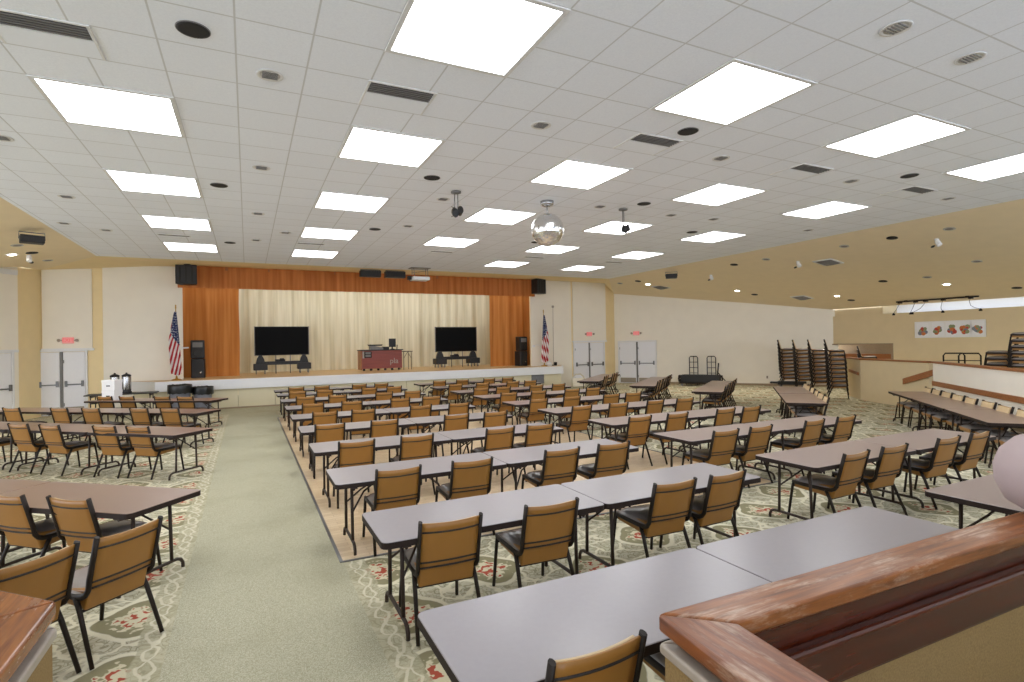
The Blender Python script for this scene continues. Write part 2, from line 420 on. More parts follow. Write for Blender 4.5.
MB().box(-.13, .0, -1.36, -1.28, -.02, .62).box(-.13, 0, -1.36, 1.28, .57, .62).build('frame', M['taupe'], h, .006)

# doors --------------------------------------------------------------
def double_door(name, p, q, hgt, gap=.0):
    L = math.hypot(q[0]-p[0], q[1]-p[1]); a = math.atan2(q[1]-p[1], q[0]-p[0])
    r = bpy.data.objects.new(name, None); C.objects.link(r); struct(r)
    r.location = (p[0], p[1], 0); r.rotation_euler = (0, 0, a)
    f = MB(); f.box(-.06, 0, -.05, .05, 0, hgt+.06); f.box(L, L+.06, -.05, .05, 0, hgt+.06); f.box(0, L, -.05, .05, hgt, hgt+.06)
    f.build('door_frame', M['white'], r, .008)
    MB().box(L/2-.035, L/2+.035, -.045, .03, 0, hgt).build('door_post', M['greyp'], r, .006)
    for k in (0, 1):
        x0, x1 = (0.01, L/2-.045) if k == 0 else (L/2+.045, L-.01)
        lf = MB().box(x0, x1, -.03, .02, .01, hgt-.01).build('door_leaf', M['doorwhite'], r, .006)
        b = MB().box(x0+.05, x1-.03, -.085, -.055, .98, 1.02)
        for xx in (x0+.05, x1-.09): b.box(xx, xx+.06, -.10, -.03, .93, 1.12)
        b.build('push_bar', M['bar'], lf, .006)
        MB().box(x0+.04, x1-.03, -.036, -.029, .04, .27).build('kick_plate', M['kick'], lf)
        MB().tube([(x0+.02, -.035, z) for z in (.3, .4)], .012, 6).tube([(x0+.02, -.035, z) for z in (1.7, 1.8)], .012, 6).build('hinge', M['bar'], lf)
    return r
double_door('door_1', (-6.07, 22.33), (-4.82, 22.33), 2.07)
double_door('door_2', (14.20, 22.33), (15.90, 22.33), 2.07)
double_door('door_3', (17.02, 22.52), (18.08, 21.04), 2.07)
double_door('door_4', (-7.35, 19.75), (-6.36, 21.18), 2.05)

def exit_sign(x, y, z, a, label):
    r = thing('exit_sign', label, 'exit sign', (x, y, z), a, 'exit signs above the doors')
    MB().box(-.15, .15, -.05, 0, -.1, .1).build('housing', M['exit'], r, .01)
    text_mesh('EXIT', .15, .004, 'lettering', M['exit_t'], r, Matrix.Translation((0, -.052, 0)) @ Matrix.Rotation(PI/2, 4, 'X'))
    for s in (-1, 1):
        arm = MB().tube([(s*.15, -.03, .0), (s*.2, -.04, .0)], .012, 6).build('arm', M['greyp'], r)
        MB().lathe([(.02, 0), (.045, .03), (.05, .07), (.045, .075)], 12, M=Matrix.Translation((s*.21, -.03, .01)) @ Matrix.Rotation(R(100), 4, 'X') @ Matrix.Rotation(s*R(25), 4, 'Y')).build('lamp_head', M['molding'], arm)
    return r
exit_sign(-5.25, 22.29, 2.44, 0, 'lit red exit sign above the white double doors at far left')
exit_sign(15.03, 22.29, 2.49, 0, 'lit red exit sign above the double doors beside the flag')
exit_sign(17.53, 21.78, 2.50, math.atan2(-1.48, 1.06), 'lit red exit sign above the double doors on the diagonal wall')

# ------------------------------------------------------------------ ceiling fixtures
def light_panel():
    r = thing('ceiling_light', '', 'ceiling light', (0, 0, 0), 0, 'square white ceiling light panels')
    w = 1.2192/2
    f = MB()
    for a, b, c, d in ((-w, w, -w, -w+.045), (-w, w, w-.045, w), (-w, -w+.045, -w+.045, w-.045), (w-.045, w, -w+.045, w-.045)): f.box(a, b, c, d, -.012, 0)
    f.build('frame', M['grid_white'], r)
    MB().box(-w+.045, w-.045, -w+.045, w-.045, -.006, -.001).build('diffuser', M['diffuser'], r)
    return r
lp = light_panel(); first = True
for row in range(0, 5):
    for col in range(5):
        if row == 4 and col == 2: continue
        x = -1.888+3.048*col+.61; y = 3.704+3.048*row+.61
        lab = 'bright white ceiling panel, %s row from camera, %s column from left' % (ORD[row], ORD[col])
        if first: lp.location = (x, y, CZ); lp['label'] = lab; first = False
        else: dup(lp, (x, y, CZ), 0, lab)
def disc_speaker():
    r = thing('ceiling_speaker', '', 'ceiling speaker', group='round black ceiling speakers')
    MB().lathe([(.115, 0), (.125, -.004), (.125, -.012), (.10, -.016)], 28).build('grille', M['dark'], r)
    MB().lathe([(.126, 0), (.132, -.004), (.132, -.008), (.126, -.01)], 28).build('rim', M['greyp'], r)
    return r
sp = disc_speaker(); first = True
discs = [(-.375, 5.244, 'nearest the camera, left of the middle'), (-.384, 10.089, 'between the left two light columns, halfway back'), (2.695, 8.369, 'just left of the hanging twin spotlight'), (5.114, 5.251, 'beside the louvre vent at centre right'), (9.953, 5.22, 'between the two vents at far right'),
         (6.98, 8.37, 'beside the second hanging spotlight'), (2.665, 12.555, 'right of the third light in the second column'), (-.362, 15.455, 'near the stage, left side'), (9.919, 10.116, 'by the right-hand end of the light rows'), (6.91, 12.65, 'just under the mirror ball')]
for x, y, w in discs:
    lab = 'round black speaker flush in white ceiling, '+w
    if first: sp.location = (x, y, CZ); sp['label'] = lab; first = False
    else: dup(sp, (x, y, CZ), 0, lab)
def can_light():
    r = thing('recessed_downlight', '', 'downlight', group='unlit recessed downlights in the white ceiling'); r.scale = (1.18, 1.18, 1)
    MB().lathe([(.085, 0), (.105, -.003), (.105, -.008), (.09, -.009), (.082, -.004)], 24).build('trim_ring', M['grid_white'], r)
    MB().lathe([(.082, -.001), (.08, -.005), (.05, -.003), (.045, -.003)], 20).build('reflector', M['canr'], r)
    b = MB()
    for k in range(5): b.box(-.06, .06, -.05+.025*k-.004, -.05+.025*k+.004, -.012, -.004)
    b.build('baffle', M['greyp'], r)
    return r
cn = can_light(); first = True
cans = [(.235, 5.827), (3.287, 5.836), (5.11, 2.762), (6.326, 2.763), (6.32, 5.838), (3.272, 9.527), (.223, 8.875), (.225, 11.938), (-2.784, 11.82), (-3.41, 14.278), (-2.791, 14.783), (.226, 14.881), (.822, 13.682), (3.278, 11.976), (-2.733, 8.869), (6.31, 8.888), (8.156, 8.915), (9.32, 8.853), (9.334, 5.809), (12.332, 5.794), (12.501, 8.864)]
cannames = ['big one at upper left, by the first light columns', 'big one at centre, under the largest light panel', 'darkest one at upper right corner of the view', 'pale one at the right edge of the view', 'right of the louvre vent at centre right', 'beside the hanging twin spotlight', 'left of the second column of lights', 'left of the second column, further back', 'small one above the left beige slope', 'small one near the left slope, further back', 'small one left of the third left light', 'small one near the stage at left', 'small one beside the second light column', 'small one behind the twin spotlight', 'small one at the left frame edge', 'small one right of the mirror ball', 'small one right of the second hanging spotlight', 'small one before the right-hand light rows', 'small one right of the second vent', 'small one nearest the right beige slope', 'small one near the right slope further back']
for (x, y), w in zip(cans, cannames):
    lab = 'silver recessed ceiling downlight, '+w
    if first: cn.location = (x, y, CZ); cn['label'] = lab; first = False
    else: dup(cn, (x, y, CZ), 0, lab)
def vent():
    r = thing('ceiling_vent', '', 'air vent', group='louvred ceiling vents')
    f = MB(); f.box(-.36, .36, -.30, -.275, -.010, 0); f.box(-.36, -.34, -.275, .3, -.010, 0); f.box(.34, .36, -.275, .3, -.010, 0)
    f.build('frame', M['grid_white'], r)
    MB().box(-.33, .33, -.26, -.04, -.002, 0).build('opening', M['dark'], r)
    f = MB()
    for k in range(5): f.box(-.33, .33, -.115+.042*k-.13, -.10+.042*k-.13, -.012, -.003)
    f.build('louver', M['louver'], r)
    MB().box(-.34, .34, -.03, .29, -.006, 0).build('blank_plate', M['plate'], r)
    return r
vn = vent(); first = True
vents = [(-1.50, 5.83, 0, 'at the upper left corner'), (1.50, 5.83, 0, 'under the largest light panel'), (4.94, 5.83, 0, 'beside the black ceiling speaker at centre right'), (8.05, 5.80, 0, 'left one of the right-hand pair'), (11.07, 5.83, 0, 'rightmost, nearest the beige slope')]
for x, y, a, w in vents:
    lab = 'dark louvred air vent in white ceiling, '+w
    if first: vn.location = (x, y, CZ); vn['label'] = lab; first = False
    else: dup(vn, (x, y, CZ), a, lab)
def slit():
    r = thing('slot_diffuser', '', 'air vent', group='slot diffusers near the stage')
    MB().box(-.34, .34, -.06, .06, -.01, 0).build('frame', M['grid_white'], r)
    MB().box(-.31, .31, -.045, -.005, -.012, -.009).build('slot', M['dark'], r)
    MB().box(-.31, .31, .005, .045, -.012, -.009).build('slot', M['louver'], r)
    return r
sd = slit(); first = True
for i, x in enumerate((-1.51, 1.51, 5.05, 8.07, 11.11)):
    lab = 'thin dark slot vent near the stage, behind the %s light column from left' % ORD[i]
    if first: sd.location = (x, 14.9, CZ); sd['label'] = lab; first = False
    else: dup(sd, (x, 14.9, CZ), 0, lab)

# hanging spotlights, mirror ball, projector, loudspeakers
def hang_spot(x, y, label, a, dz):
    r = thing('hanging_spotlight', label, 'spotlight', (x, y, CZ), a, 'twin spotlights on short ceiling stems'); r.scale = (.68, .68, 1)
    MB().lathe([(.13, 0), (.13, -.03), (.05, -.045)], 16).build('ceiling_plate', M['bar'], r)
    MB().tube([(-.045, 0, -.03), (-.045, 0, -dz)], .013, 8).tube([(.045, 0, -.03), (.045, 0, -dz)], .013, 8).build('stem', M['bar'], r)
    MB().tube([(-.14+.14*(1-math.cos(t))*0-.10*math.cos(t), .0, -dz-.03+.09*math.sin(t)) for t in [k*PI/5+PI/2 for k in range(6)]], .006, 6).build('cable', M['frame'], r)
    hb = MB().lathe([(.03, 0), (.075, .02), (.08, .15), (.07, .16)], 14, M=Matrix.Translation((-.06, .02, -dz-.02)) @ Matrix.Rotation(R(110), 4, 'X')).build('lamp_head', M['blackp'], r)
    MB().lathe([(.03, 0), (.07, .02), (.075, .13), (.066, .14)], 14, M=Matrix.Translation((.07, -.02, -dz-.05)) @ Matrix.Rotation(R(70), 4, 'X')).build('lamp_head', M['blackp'], r)
    return r
hang_spot(3.324, 8.974, 'black twin spotlight on a short ceiling stem, left of the mirror ball', 0, .33)
hang_spot(6.86, 8.87, 'twin spotlight on a short ceiling stem, right of the mirror ball', .5, .37)
mb = thing('mirror_ball', 'round mirror ball hanging from the white ceiling', 'mirror ball', (5.144, 8.955, CZ))
MB().lathe([(.13, 0), (.12, -.07), (.06, -.1), (.02, -.1)], 18).build('ceiling_motor', M['steel'], mb)
MB().tube([(0, 0, -.09), (0, 0, -.26)], .012, 6).build('stem', M['steel'], mb)
b = MB(); rad = .31; nl = 26
for i in range(nl):
    a0 = PI*i/nl; a1 = PI*(i+1)/nl; m = max(5, int(2*nl*math.sin((a0+a1)/2)))
    for k in range(m):
        t0 = 2*PI*k/m; t1 = 2*PI*(k+1)/m
        q = [(rad*math.sin(a)*math.cos(t), rad*math.sin(a)*math.sin(t), -.54+rad*math.cos(a)) for a, t in ((a0, t0), (a1, t0), (a1, t1), (a0, t1))]
        if i == 0: q = [q[0], q[1], q[2]]
        elif i == nl-1: q = [q[0], q[1], q[3]]
        b.faces(q, [tuple(range(len(q)))])
b.build('mirrored_ball', M['mirror'], mb)

def hung_speaker(x, y, z, a, label):
    r = thing('hanging_loudspeaker', label, 'loudspeaker', (x, y, z), a, 'black loudspeakers hung at the ends of the valance'); r.scale = (.9, .9, .9)
    MB().prism([(-.36, -.2), (.36, -.2), (.26, .26), (-.26, .26)], -.36, .36).build('cabinet', M['blackp'], r, .02)
    g = MB().box(-.33, .33, -.215, -.2, -.33, .33).build('grille', M['blackg'], r, .01)
    for k in range(3):
        MB().box(-.02+.2*(k-1), .02+.2*(k-1), -.225, -.214, -.3, .3).build('horn_slot', M['dark'], g)
    MB().tube([(0, .02, .36), (0, .02, .58)], .03, 8).box(-.1, .1, -.06, .1, .35, .4).build('mount', M['blackp'], r)
    return r
hung_speaker(-1.80, 21.35, 4.60, R(-6), 'black loudspeaker hung at the left end of the valance')
hung_speaker(11.75, 21.35, 4.62, R(24), 'black loudspeaker hung at the right end of the valance')
def front_box(x, label):
    r = thing('wall_loudspeaker', label, 'loudspeaker', (x, 19.55, 4.66), 0, 'flat black loudspeakers above the stage')
    MB().box(-.36, .36, -.12, .16, -.12, .10).build('cabinet', M['blackp'], r, .015)
    MB().box(-.33, .33, -.135, -.12, -.10, .08).build('grille', M['blackg'], r)
    MB().tube([(-.345, 0, .09), (-.345, 0, .13), (.345, 0, .13), (.345, 0, .09)], .012, 6).build('bracket', M['bar'], r)
front_box(3.96, 'flat black loudspeaker above the valance, left one of two')
front_box(4.84, 'flat black loudspeaker above the valance, beside the projector')
pr = thing('projector', 'white projector in a wire cage hung near the stage', 'projector', (5.42, 18.4, CZ)); pr.scale = (.82, .82, .95)
MB().box(-.42, .42, -.25, .25, -.02, 0).build('ceiling_plate', M['bar'], pr)
MB().tube([(-.3, .1, 0), (-.3, .1, -.34)], .012, 6).tube([(.3, .1, 0), (.3, .1, -.34)], .012, 6).tube([(-.3, -.15, 0), (-.25, -.15, -.34)], .012, 6).tube([(.3, -.15, 0), (.32, -.15, -.34)], .012, 6).tube([(-.3, .1, -.17), (.3, -.15, -.1)], .008, 6).build('hanger', M['steel'], pr)
MB().box(-.36, .36, -.3, .25, -.45, -.33).build('projector_body', M['white'], pr, .02)
MB().lathe([(.07, 0), (.08, .05), (.075, .06)], 14, M=Matrix.Translation((-.3, .25, -.39)) @ Matrix.Rotation(R(-90), 4, 'X')).build('lens', M['blackp'], pr)
MB().box(-.52, -.38, -.12, .1, -.44, -.3).build('control_box', M['blackp'], pr, .01)
def slope_speaker(x, y, z, a, label):
    r = thing('slope_loudspeaker', label, 'loudspeaker', (x, y, z), a, 'small black speakers on the beige slopes')
    MB().box(-.2, .2, -.14, .14, -.2, -.04).build('cabinet', M['blackp'], r, .015)
    MB().box(-.18, .18, -.15, -.14, -.185, -.055).build('grille', M['blackg'], r)
    MB().tube([(-.21, 0, -.12), (-.21, 0, .03), (.21, 0, .03), (.21, 0, -.12)], .012, 6).build('bracket', M['bar'], r)
slope_speaker(-4.11, 14.92, 4.60, R(20), 'small black loudspeaker on the left beige slope')
slope_speaker(14.05, 15.4, 4.58, R(-40), 'small black loudspeaker on the right beige slope')

# fixtures on the beige slopes
def on_slope(proto_parts, name, label, cat, x, y, z, tilt, group):
    r = thing(name, label, cat, (x, y, z), 0, group); r.rotation_euler = (0, tilt, 0)
    proto_parts(r); return r
def p_disc(r):
    MB().lathe([(.115, .01), (.125, -.004), (.125, -.012), (.10, -.016)], 24).build('grille', M['dark'], r)
def p_grey(r):
    MB().lathe([(.10, .01), (.12, -.004), (.12, -.01), (.10, -.012)], 24).build('trim_ring', M['canr'], r)
    MB().lathe([(.08, .0), (.08, -.014), (.04, -.016)], 16).build('reflector', M['greyp'], r)
def p_lit(r):
    MB().lathe([(.10, .01), (.13, -.004), (.13, -.012), (.10, -.014)], 24).build('trim_ring', M['white'], r)
    MB().lathe([(.085, 0), (.085, -.018), (.04, -.028)], 16).build('bulb', M['lamp_on'], r)
def p_spot(r):
    MB().lathe([(.05, .01), (.05, -.03), (.02, -.035)], 14).build('base', M['white'], r)
    MB().lathe([(.03, 0), (.055, .02), (.06, .14), (.05, .15)], 14, M=Matrix.Translation((0, 0, -.04)) @ Matrix.Rotation(R(150), 4, 'X')).build('lamp_head', M['white'], r)
    MB().lathe([(.048, 0), (.048, .01), (.03, .012)], 14, M=Matrix.Translation((0, .074, -.17)) @ Matrix.Rotation(R(150), 4, 'X')).build('lamp_lens', M['dark'], r)
def p_diff(r):
    MB().prism(rrect(.62, .62, .01, 1), .01, -.015).build('frame', M['grid_white'], r)
    MB().prism(rrect(.5, .5, .01, 1), -.015, -.09, taper=.35).build('cone', M['louver'], r)
TR, TL = R(9.3), R(-9.3)
for i, ((x, y, z), w) in enumerate(zip([(14.75, 8.17, 4.6), (14.71, 13.12, 4.608), (18.78, 10.71, 3.924), (18.74, 15.7, 3.93), (21.05, 13.19, 3.544), (21.17, 8.19, 3.523), (14.7, 18.1, 4.608)],
        ['nearest the white ceiling', 'left of the lit downlights', 'in the middle of the slope', 'near the long cream wall', 'low down near the chair stacks', 'low at the right frame edge', 'in the far left corner of the slope'])):
    on_slope(p_disc, 'ceiling_speaker', 'round black speaker in right beige slope, '+w, 'ceiling speaker', x, y, z-.005, TR, 'round speakers in the right slope')
for (x, y, z), w in zip([(14.8, 6.94, 4.592), (14.76, 9.41, 4.599), (14.72, 11.88, 4.606), (17.77, 7.71, 4.094), (18.86, 9.46, 3.911), (14.71, 19.34, 4.65)],
        ['topmost, near right frame edge', 'second from the right along the top', 'third from the right along the top', 'small one low at the right', 'above the track lamps', 'in the far left corner']):
    on_slope(p_grey, 'recessed_downlight', 'unlit grey downlight in right beige slope, '+w, 'downlight', x, y, z-.005, TR, 'unlit downlights in the right slope')
for (x, y, z), w in zip([(15.41, 7.5, 4.489), (15.45, 11.31, 4.483), (15.42, 14.82, 4.488)], ['rightmost', 'middle one', 'leftmost, farthest']):
    on_slope(p_spot, 'swivel_spotlight', 'small white swivel spotlight on right beige slope, '+w, 'spotlight', x, y, z-.005, TR, 'white swivel spotlights')
LIT = [(15.29, 18.18, 4.51), (17.87, 15.81, 4.078), (20.16, 13.17, 3.692), (19.94, 9.46, 3.73)]
for (x, y, z), w in zip(LIT, ['farthest, next to the doors', 'above the long cream wall', 'above the stacked chairs', 'above the gooseneck track lamps']):
    on_slope(p_lit, 'recessed_downlight', 'lit white downlight in right beige slope, '+w, 'downlight', x, y, z-.005, TR, 'lit downlights in the right slope')
for (x, y, z), w in zip([(15.94, 10.67, 4.4), (19.94, 14.47, 3.729), (16.03, 18.22, 4.409)], ['nearest the white ceiling', 'low near the chair stacks', 'far away above the diagonal doors']):
    on_slope(p_diff, 'air_diffuser', 'square grey air diffuser in right beige slope, '+w, 'air vent', x, y, z-.005, TR, 'air diffusers in the right slope')
on_slope(p_lit, 'recessed_downlight', 'lit white downlight in the left beige slope', 'downlight', -5.23, 17.56, 4.515, TL, None)
on_slope(p_disc, 'ceiling_speaker', 'round black speaker in the left beige slope', 'ceiling speaker', -4.85, 17.59, 4.58, TL, None)
on_slope(p_grey, 'recessed_downlight', 'unlit grey downlight in left beige slope above the lit one', 'downlight', -4.82, 16.5, 4.585, TL, 'unlit downlights in the left slope')
on_slope(p_grey, 'recessed_downlight', 'unlit grey downlight in left beige slope, right of the speaker', 'downlight', -4.99, 19.34, 4.64, TL, 'unlit downlights in the left slope')
on_slope(p_spot, 'swivel_spotlight', 'small white swivel spotlight beside the lit downlight on left slope', 'spotlight', -5.0, 17.9, 4.56, TL, None)

# gooseneck track lamps
tk = thing('track_light', 'black track with five gooseneck lamps under the right beige slope', 'track light', (21.8, 10.7, 3.385))
MB().box(-.03, .03, -1.27, 1.27, -.03, .02).box(-.02, .02, -1.0, -.9, .02, .034).box(-.02, .02, .9, 1.0, .02, .034).build('track', M['frame'], tk)
for k, (yy, dx) in enumerate([(1.15, .05), (.62, 0), (.3, .3), (-.25, -.15), (-1.05, -.45)]):
    l = MB().tube([(0, yy, -.03), (-.1, yy, -.15), (-.22, yy+dx*.2, -.3), (-.3, yy+dx*.5, -.38), (-.33, yy+dx*.9, -.44)], .008, 6).box(-.05, .05, yy-.06, yy+.06, -.07, -.02).build('gooseneck', M['frame'], tk)
    MB().lathe([(.015, 0), (.04, -.03), (.05, -.08), (.04, -.085)], 12, (-.33, yy+dx*.9, -.42)).build('lamp_head', M['frame'], l)

# banner with five painted pictures
bn = thing('picture_banner', 'long white picture strip with five fruit motifs on tan wall', 'picture', (22.49, 10.63, 2.33))
MB().box(-.03, .0, -1.09, 1.09, -.30, .30).build('backing', M['white'], bn, .004)
for k, yy in enumerate((.82, .32, -.12, -.50, -.86)):
    pc = MB().box(-.036, -.031, yy-.19, yy+.19, -.25, .25).build('picture', M['boxw'], bn)
    rnd = random.Random(k+3)
    for mt in ('red', 'org', 'grn', 'gryb'):
        m_ = MB()
        for q in range(4):
            a = rnd.random()*6.28; d = rnd.random()*.13; rr = .045+rnd.random()*.04
            M_ = Matrix.Translation((-.037-.001*rnd.random(), yy+d*math.cos(a), -.03+d*math.sin(a))) @ Matrix.Rotation(R(-90), 4, 'Y')
            m_.lathe([(rr, 0), (rr*.95, .003), (rr*.4, .004)], 10, M=M_)
        m_.build('motif', M[mt], pc)

# ------------------------------------------------------------------ stage
st = thing('stage', 'low wooden stage with white edge and cream front panels', 'stage', (5, 21.2, 0))
def SX(l): return [(x-5, y-21.2) for x, y in l]
MB().prism(SX([(-2.70, 21.22), (12.81, 21.22), (13.38, 22.24), (11.8, 22.24), (11.8, 27), (-2.05, 27), (-2.05, 22.24), (-3.55, 22.24)]), .97, 1.03).build('stage_floor', M['stagewood'], st)
fa = MB()
fa.prism(SX([(-2.74, 21.17), (12.86, 21.17), (12.86, 21.23), (-2.74, 21.23)]), .69, 1.025)
fa.prism(SX([(12.86, 21.17), (13.44, 22.24), (13.38, 22.24), (12.8, 21.23)]), .69, 1.025)
fa.prism(SX([(-3.62, 22.24), (-2.74, 21.17), (-2.69, 21.23), (-3.56, 22.24)]), .69, 1.025)
fa.build('edge_board', M['white'], st)
fp = MB()
xs = [-2.7+15.5*k/13 for k in range(14)]
for a, b in zip(xs, xs[1:]): fp.box(a+.006-5, b-.006-5, .08, .14, .0, .69)
fp.prism(SX([(12.8, 21.28), (13.34, 22.24), (13.25, 22.24), (12.72, 21.34)]), 0, .69)
fp.prism(SX([(-3.5, 22.24), (-2.7, 21.28), (-2.62, 21.34), (-3.4, 22.24)]), 0, .69)
fp.build('front_panel', M['cream_low'], st)
MB().box(-2.7-5, 12.8-5, .06, .15, 0, .05).build('base_strip', M['taupe'], st)
vg = MB().box(6.27, 6.9, .055, .08, .28, .68).build('vent_grille', M['greyp'], st)
g = MB()
for k in range(9): g.box(6.3, 6.87, .045, .056, .31+.04*k, .33+.04*k)
g.build('vent_slat', M['trashgrey'], vg)

def curtain(name, x0, x1, z0, z1, y, folds, amp, mat, label, cat, seed, gather=0.0):
    rnd = random.Random(seed)
    ph = [(rnd.uniform(.6, 1.4), rnd.uniform(0, 6.28), rnd.uniform(.5, 1)) for _ in range(4)]
    def f(u, v):
        s = 0
        for k, (q, p, a_) in enumerate(ph): s += a_*math.sin(2*PI*folds*u*q*(1+.37*k)/1.3+p)/(1+k*.5)
        x = x0+(x1-x0)*u
        return Vector((x+.01*math.sin(9*v+u*40), y+amp*s*.6*(.75+.25*v), z1+(z0-z1)*v))
    o = MB().grid(f, int(folds*14), 10).build(name, mat, fix=False)
    return tag(o, label, cat)
curtain('stage_curtain', -2.30, -.27, 1.035, 4.6, 23.4, 4, .07, M['orange'], 'orange velour curtain hanging at the left side of the stage', 'curtain', 1)['group'] = 'orange side curtains'
curtain('stage_curtain', 10.22, 12.6, 1.035, 4.6, 23.4, 4, .07, M['orange'], 'orange velour curtain hanging at the right side of the stage', 'curtain', 2)['group'] = 'orange side curtains'
curtain('backdrop_curtain', -1.9, 12.6, 1.035, 5.2, 25.9, 26, .13, M['backdrop'], 'pale cream pleated curtain across the back of the stage', 'curtain', 3)
vl = thing('stage_valance', 'orange pleated valance across the top of the stage', 'valance', (0, 22.1, 4.28))
rnd = random.Random(5)
MB().grid(lambda u, v: Vector((-2.15+14.1*u, .02*math.sin(u*190)+.015*math.sin(u*67+1), .74*(1-v)-.04*v)), 500, 4).build('valance_cloth', M['valance'], vl, fix=False)
MB().box(-2.15, 11.95, .03, .09, .62, .74).build('batten', M['trimwood'], vl)
MB().box(-2.16, -2.13, 0, .18, -.03, .74).box(11.93, 11.96, 0, .18, -.03, .74).build('end_return', M['valance'], vl)

def tv_cart(x, y, label, W, hgt, zb):
    r = thing('tv_cart', label, 'television', (x, y, 1.03), 0, 'televisions on rolling carts on the stage')
    t = MB().box(-W/2, W/2, -.03, .04, zb-1.03, zb+hgt-1.03).build('tv_panel', M['blackp'], r, .008)
    MB().box(-W/2+.02, W/2-.02, -.033, -.029, zb-1.03+.03, zb+hgt-1.03-.02).build('screen', M['screen'], t)
    for e in (-1, 1): MB().box(e*(W/2+.008)-.012, e*(W/2+.008)+.012, -.032, .03, zb-1.03-.005, zb+hgt-1.02).build('bezel', M['greyp'], t)
    for e in (-1, 1):
        c = e*(W/2-.2)
        MB().prism([(c-.20, .34), (c+.20, .34), (c+.13, .62), (c+.05, .76), (c-.05, .76), (c-.13, .62)], -.06, .10, M=Matrix.Rotation(PI/2, 4, 'X')).build('bracket', M['blackp'], r)
        MB().box(c-.26, c+.26, -.3, .25, .16, .42).build('corner_box', M['blackp'], r, .02)
        for yy in (-.24, .2):
            for dx in (-.16, .16):
                w = MB().box(c+dx-.02, c+dx+.02, yy-.03, yy+.03, .07, .16); w.lathe([(.055, -.018), (.06, -.01), (.06, .01), (.055, .018)], 12, M=Matrix.Translation((c+dx, yy, .06)) @ Matrix.Rotation(PI/2, 4, 'Y'))
                w.build('caster', M['greyp'], r)
    MB().box(-W/2+.3, W/2-.3, -.12, .12, .36, .5).build('shelf', M['blackp'], r, .015)
    MB().box(-.28, .1, -.1, .1, .5, .58).box(-.1, .06, -.1, .08, .5, .62).build('media_box', M['blackp'], r, .01)
    MB().tube([(-.25, 0, .0), (-.25, 0, .75)], .02, 8).tube([(.3, 0, .0), (.3, 0, .75)], .02, 8).build('rear_leg', M['bar'], r)
tv_cart(1.29, 24.3, 'large black television on a rolling cart at stage left', 2.05, 1.18, 1.775)
tv_cart(8.88, 24.3, 'large black television on a rolling cart at stage right, by the orange curtain', 2.05, 1.16, 1.76)

ck = thing('media_console', 'red-fronted media console with pale script lettering on the stage', 'console', (5.18, 23.5, 1.03))
MB().box(-.87, .87, -.08, .6, .09, .86).build('body', M['redpanel'], ck, .01)
MB().box(-.92, .92, -.14, .64, .86, .90).build('console_top', M['blackp'], ck, .01)
MB().box(-.9, -.84, -.1, .6, .05, .86).build('side_panel', M['trimwood'], ck, .006)
rk = MB().box(-.8, -.44, -.1, -.08, .56, .82).build('rack_opening', M['dark'], ck)
MB().box(-.82, -.75, -.105, -.095, .54, .83).build('rack_edge', M['molding'], rk)
MB().box(-.70, -.48, -.106, -.1, .72, .80).box(-.7, -.48, -.106, -.1, .60, .69).build('rack_unit', M['greyp'], rk)
for k in range(6): MB().lathe([(.05, 0), (.06, .03), (.05, .08)], 10, (-.75+.3*k, .0, .01)).build('foot', M['blackp'], ck)
text_mesh('pla', .33, .006, 'lettering', M['molding'], ck, Matrix.Translation((.52, -.086, .40)) @ Matrix.Rotation(PI/2, 4, 'X') @ Matrix.Shear('XZ', 4, (.0, .0)))
mx = thing('audio_mixer', 'dark audio mixer with a raised lid on the console top', 'mixer', (4.98, 23.7, 1.93))
MB().prism([(-.25, 0), (.28, 0), (.28, .08), (-.25, .2)], -.2, .2, M=Matrix.Rotation(PI/2, 4, 'X')).build('body', M['greyp'], mx)
MB().prism([(-.32, .22), (.26, .22), (.22, .16), (-.26, .16)], -.25, .2, M=Matrix.Rotation(PI/2, 4, 'X')).build('lid', M['blackp'], mx)
MB().box(.28, .55, -.15, .15, 0, .12).build('deck', M['blackp'], mx, .01)
mo = thing('monitor', 'small black monitor standing on the red console', 'monitor', (5.70, 23.7, 1.93))
MB().box(-.15, .15, -.02, .02, .1, .47).build('panel', M['blackp'], mo, .006)
MB().box(-.03, .03, .02, .05, .02, .3).lathe([(.11, 0), (.11, .015), (.03, .03)], 14).build('stand', M['blackp'], mo)
MB().tube([(.2, 0, .0), (.21, 0, .2)], .022, 8).build('microphone', M['blackp'], mo)
ft = thing('small_table', 'small folding table beside the red console on the stage', 'table', (6.3, 23.7, 1.03))
MB().box(-.22, .22, -.3, .3, .78, .81).build('table_top', M['tleg'], ft, .006)
for e in (-1, 1):
    MB().tube([(e*.17, -.25, .78), (e*.17, -.25, 0)], .014, 6).build('leg', M['tleg'], ft)
    MB().tube([(e*.17, .25, .78), (e*.17, .25, 0)], .014, 6).build('leg', M['tleg'], ft)
MB().tube([(-.17, -.25, .5), (.0, -.25, .77)], .01, 6).tube([(.17, -.25, .5), (.0, -.25, .77)], .01, 6).build('brace', M['tleg'], ft)

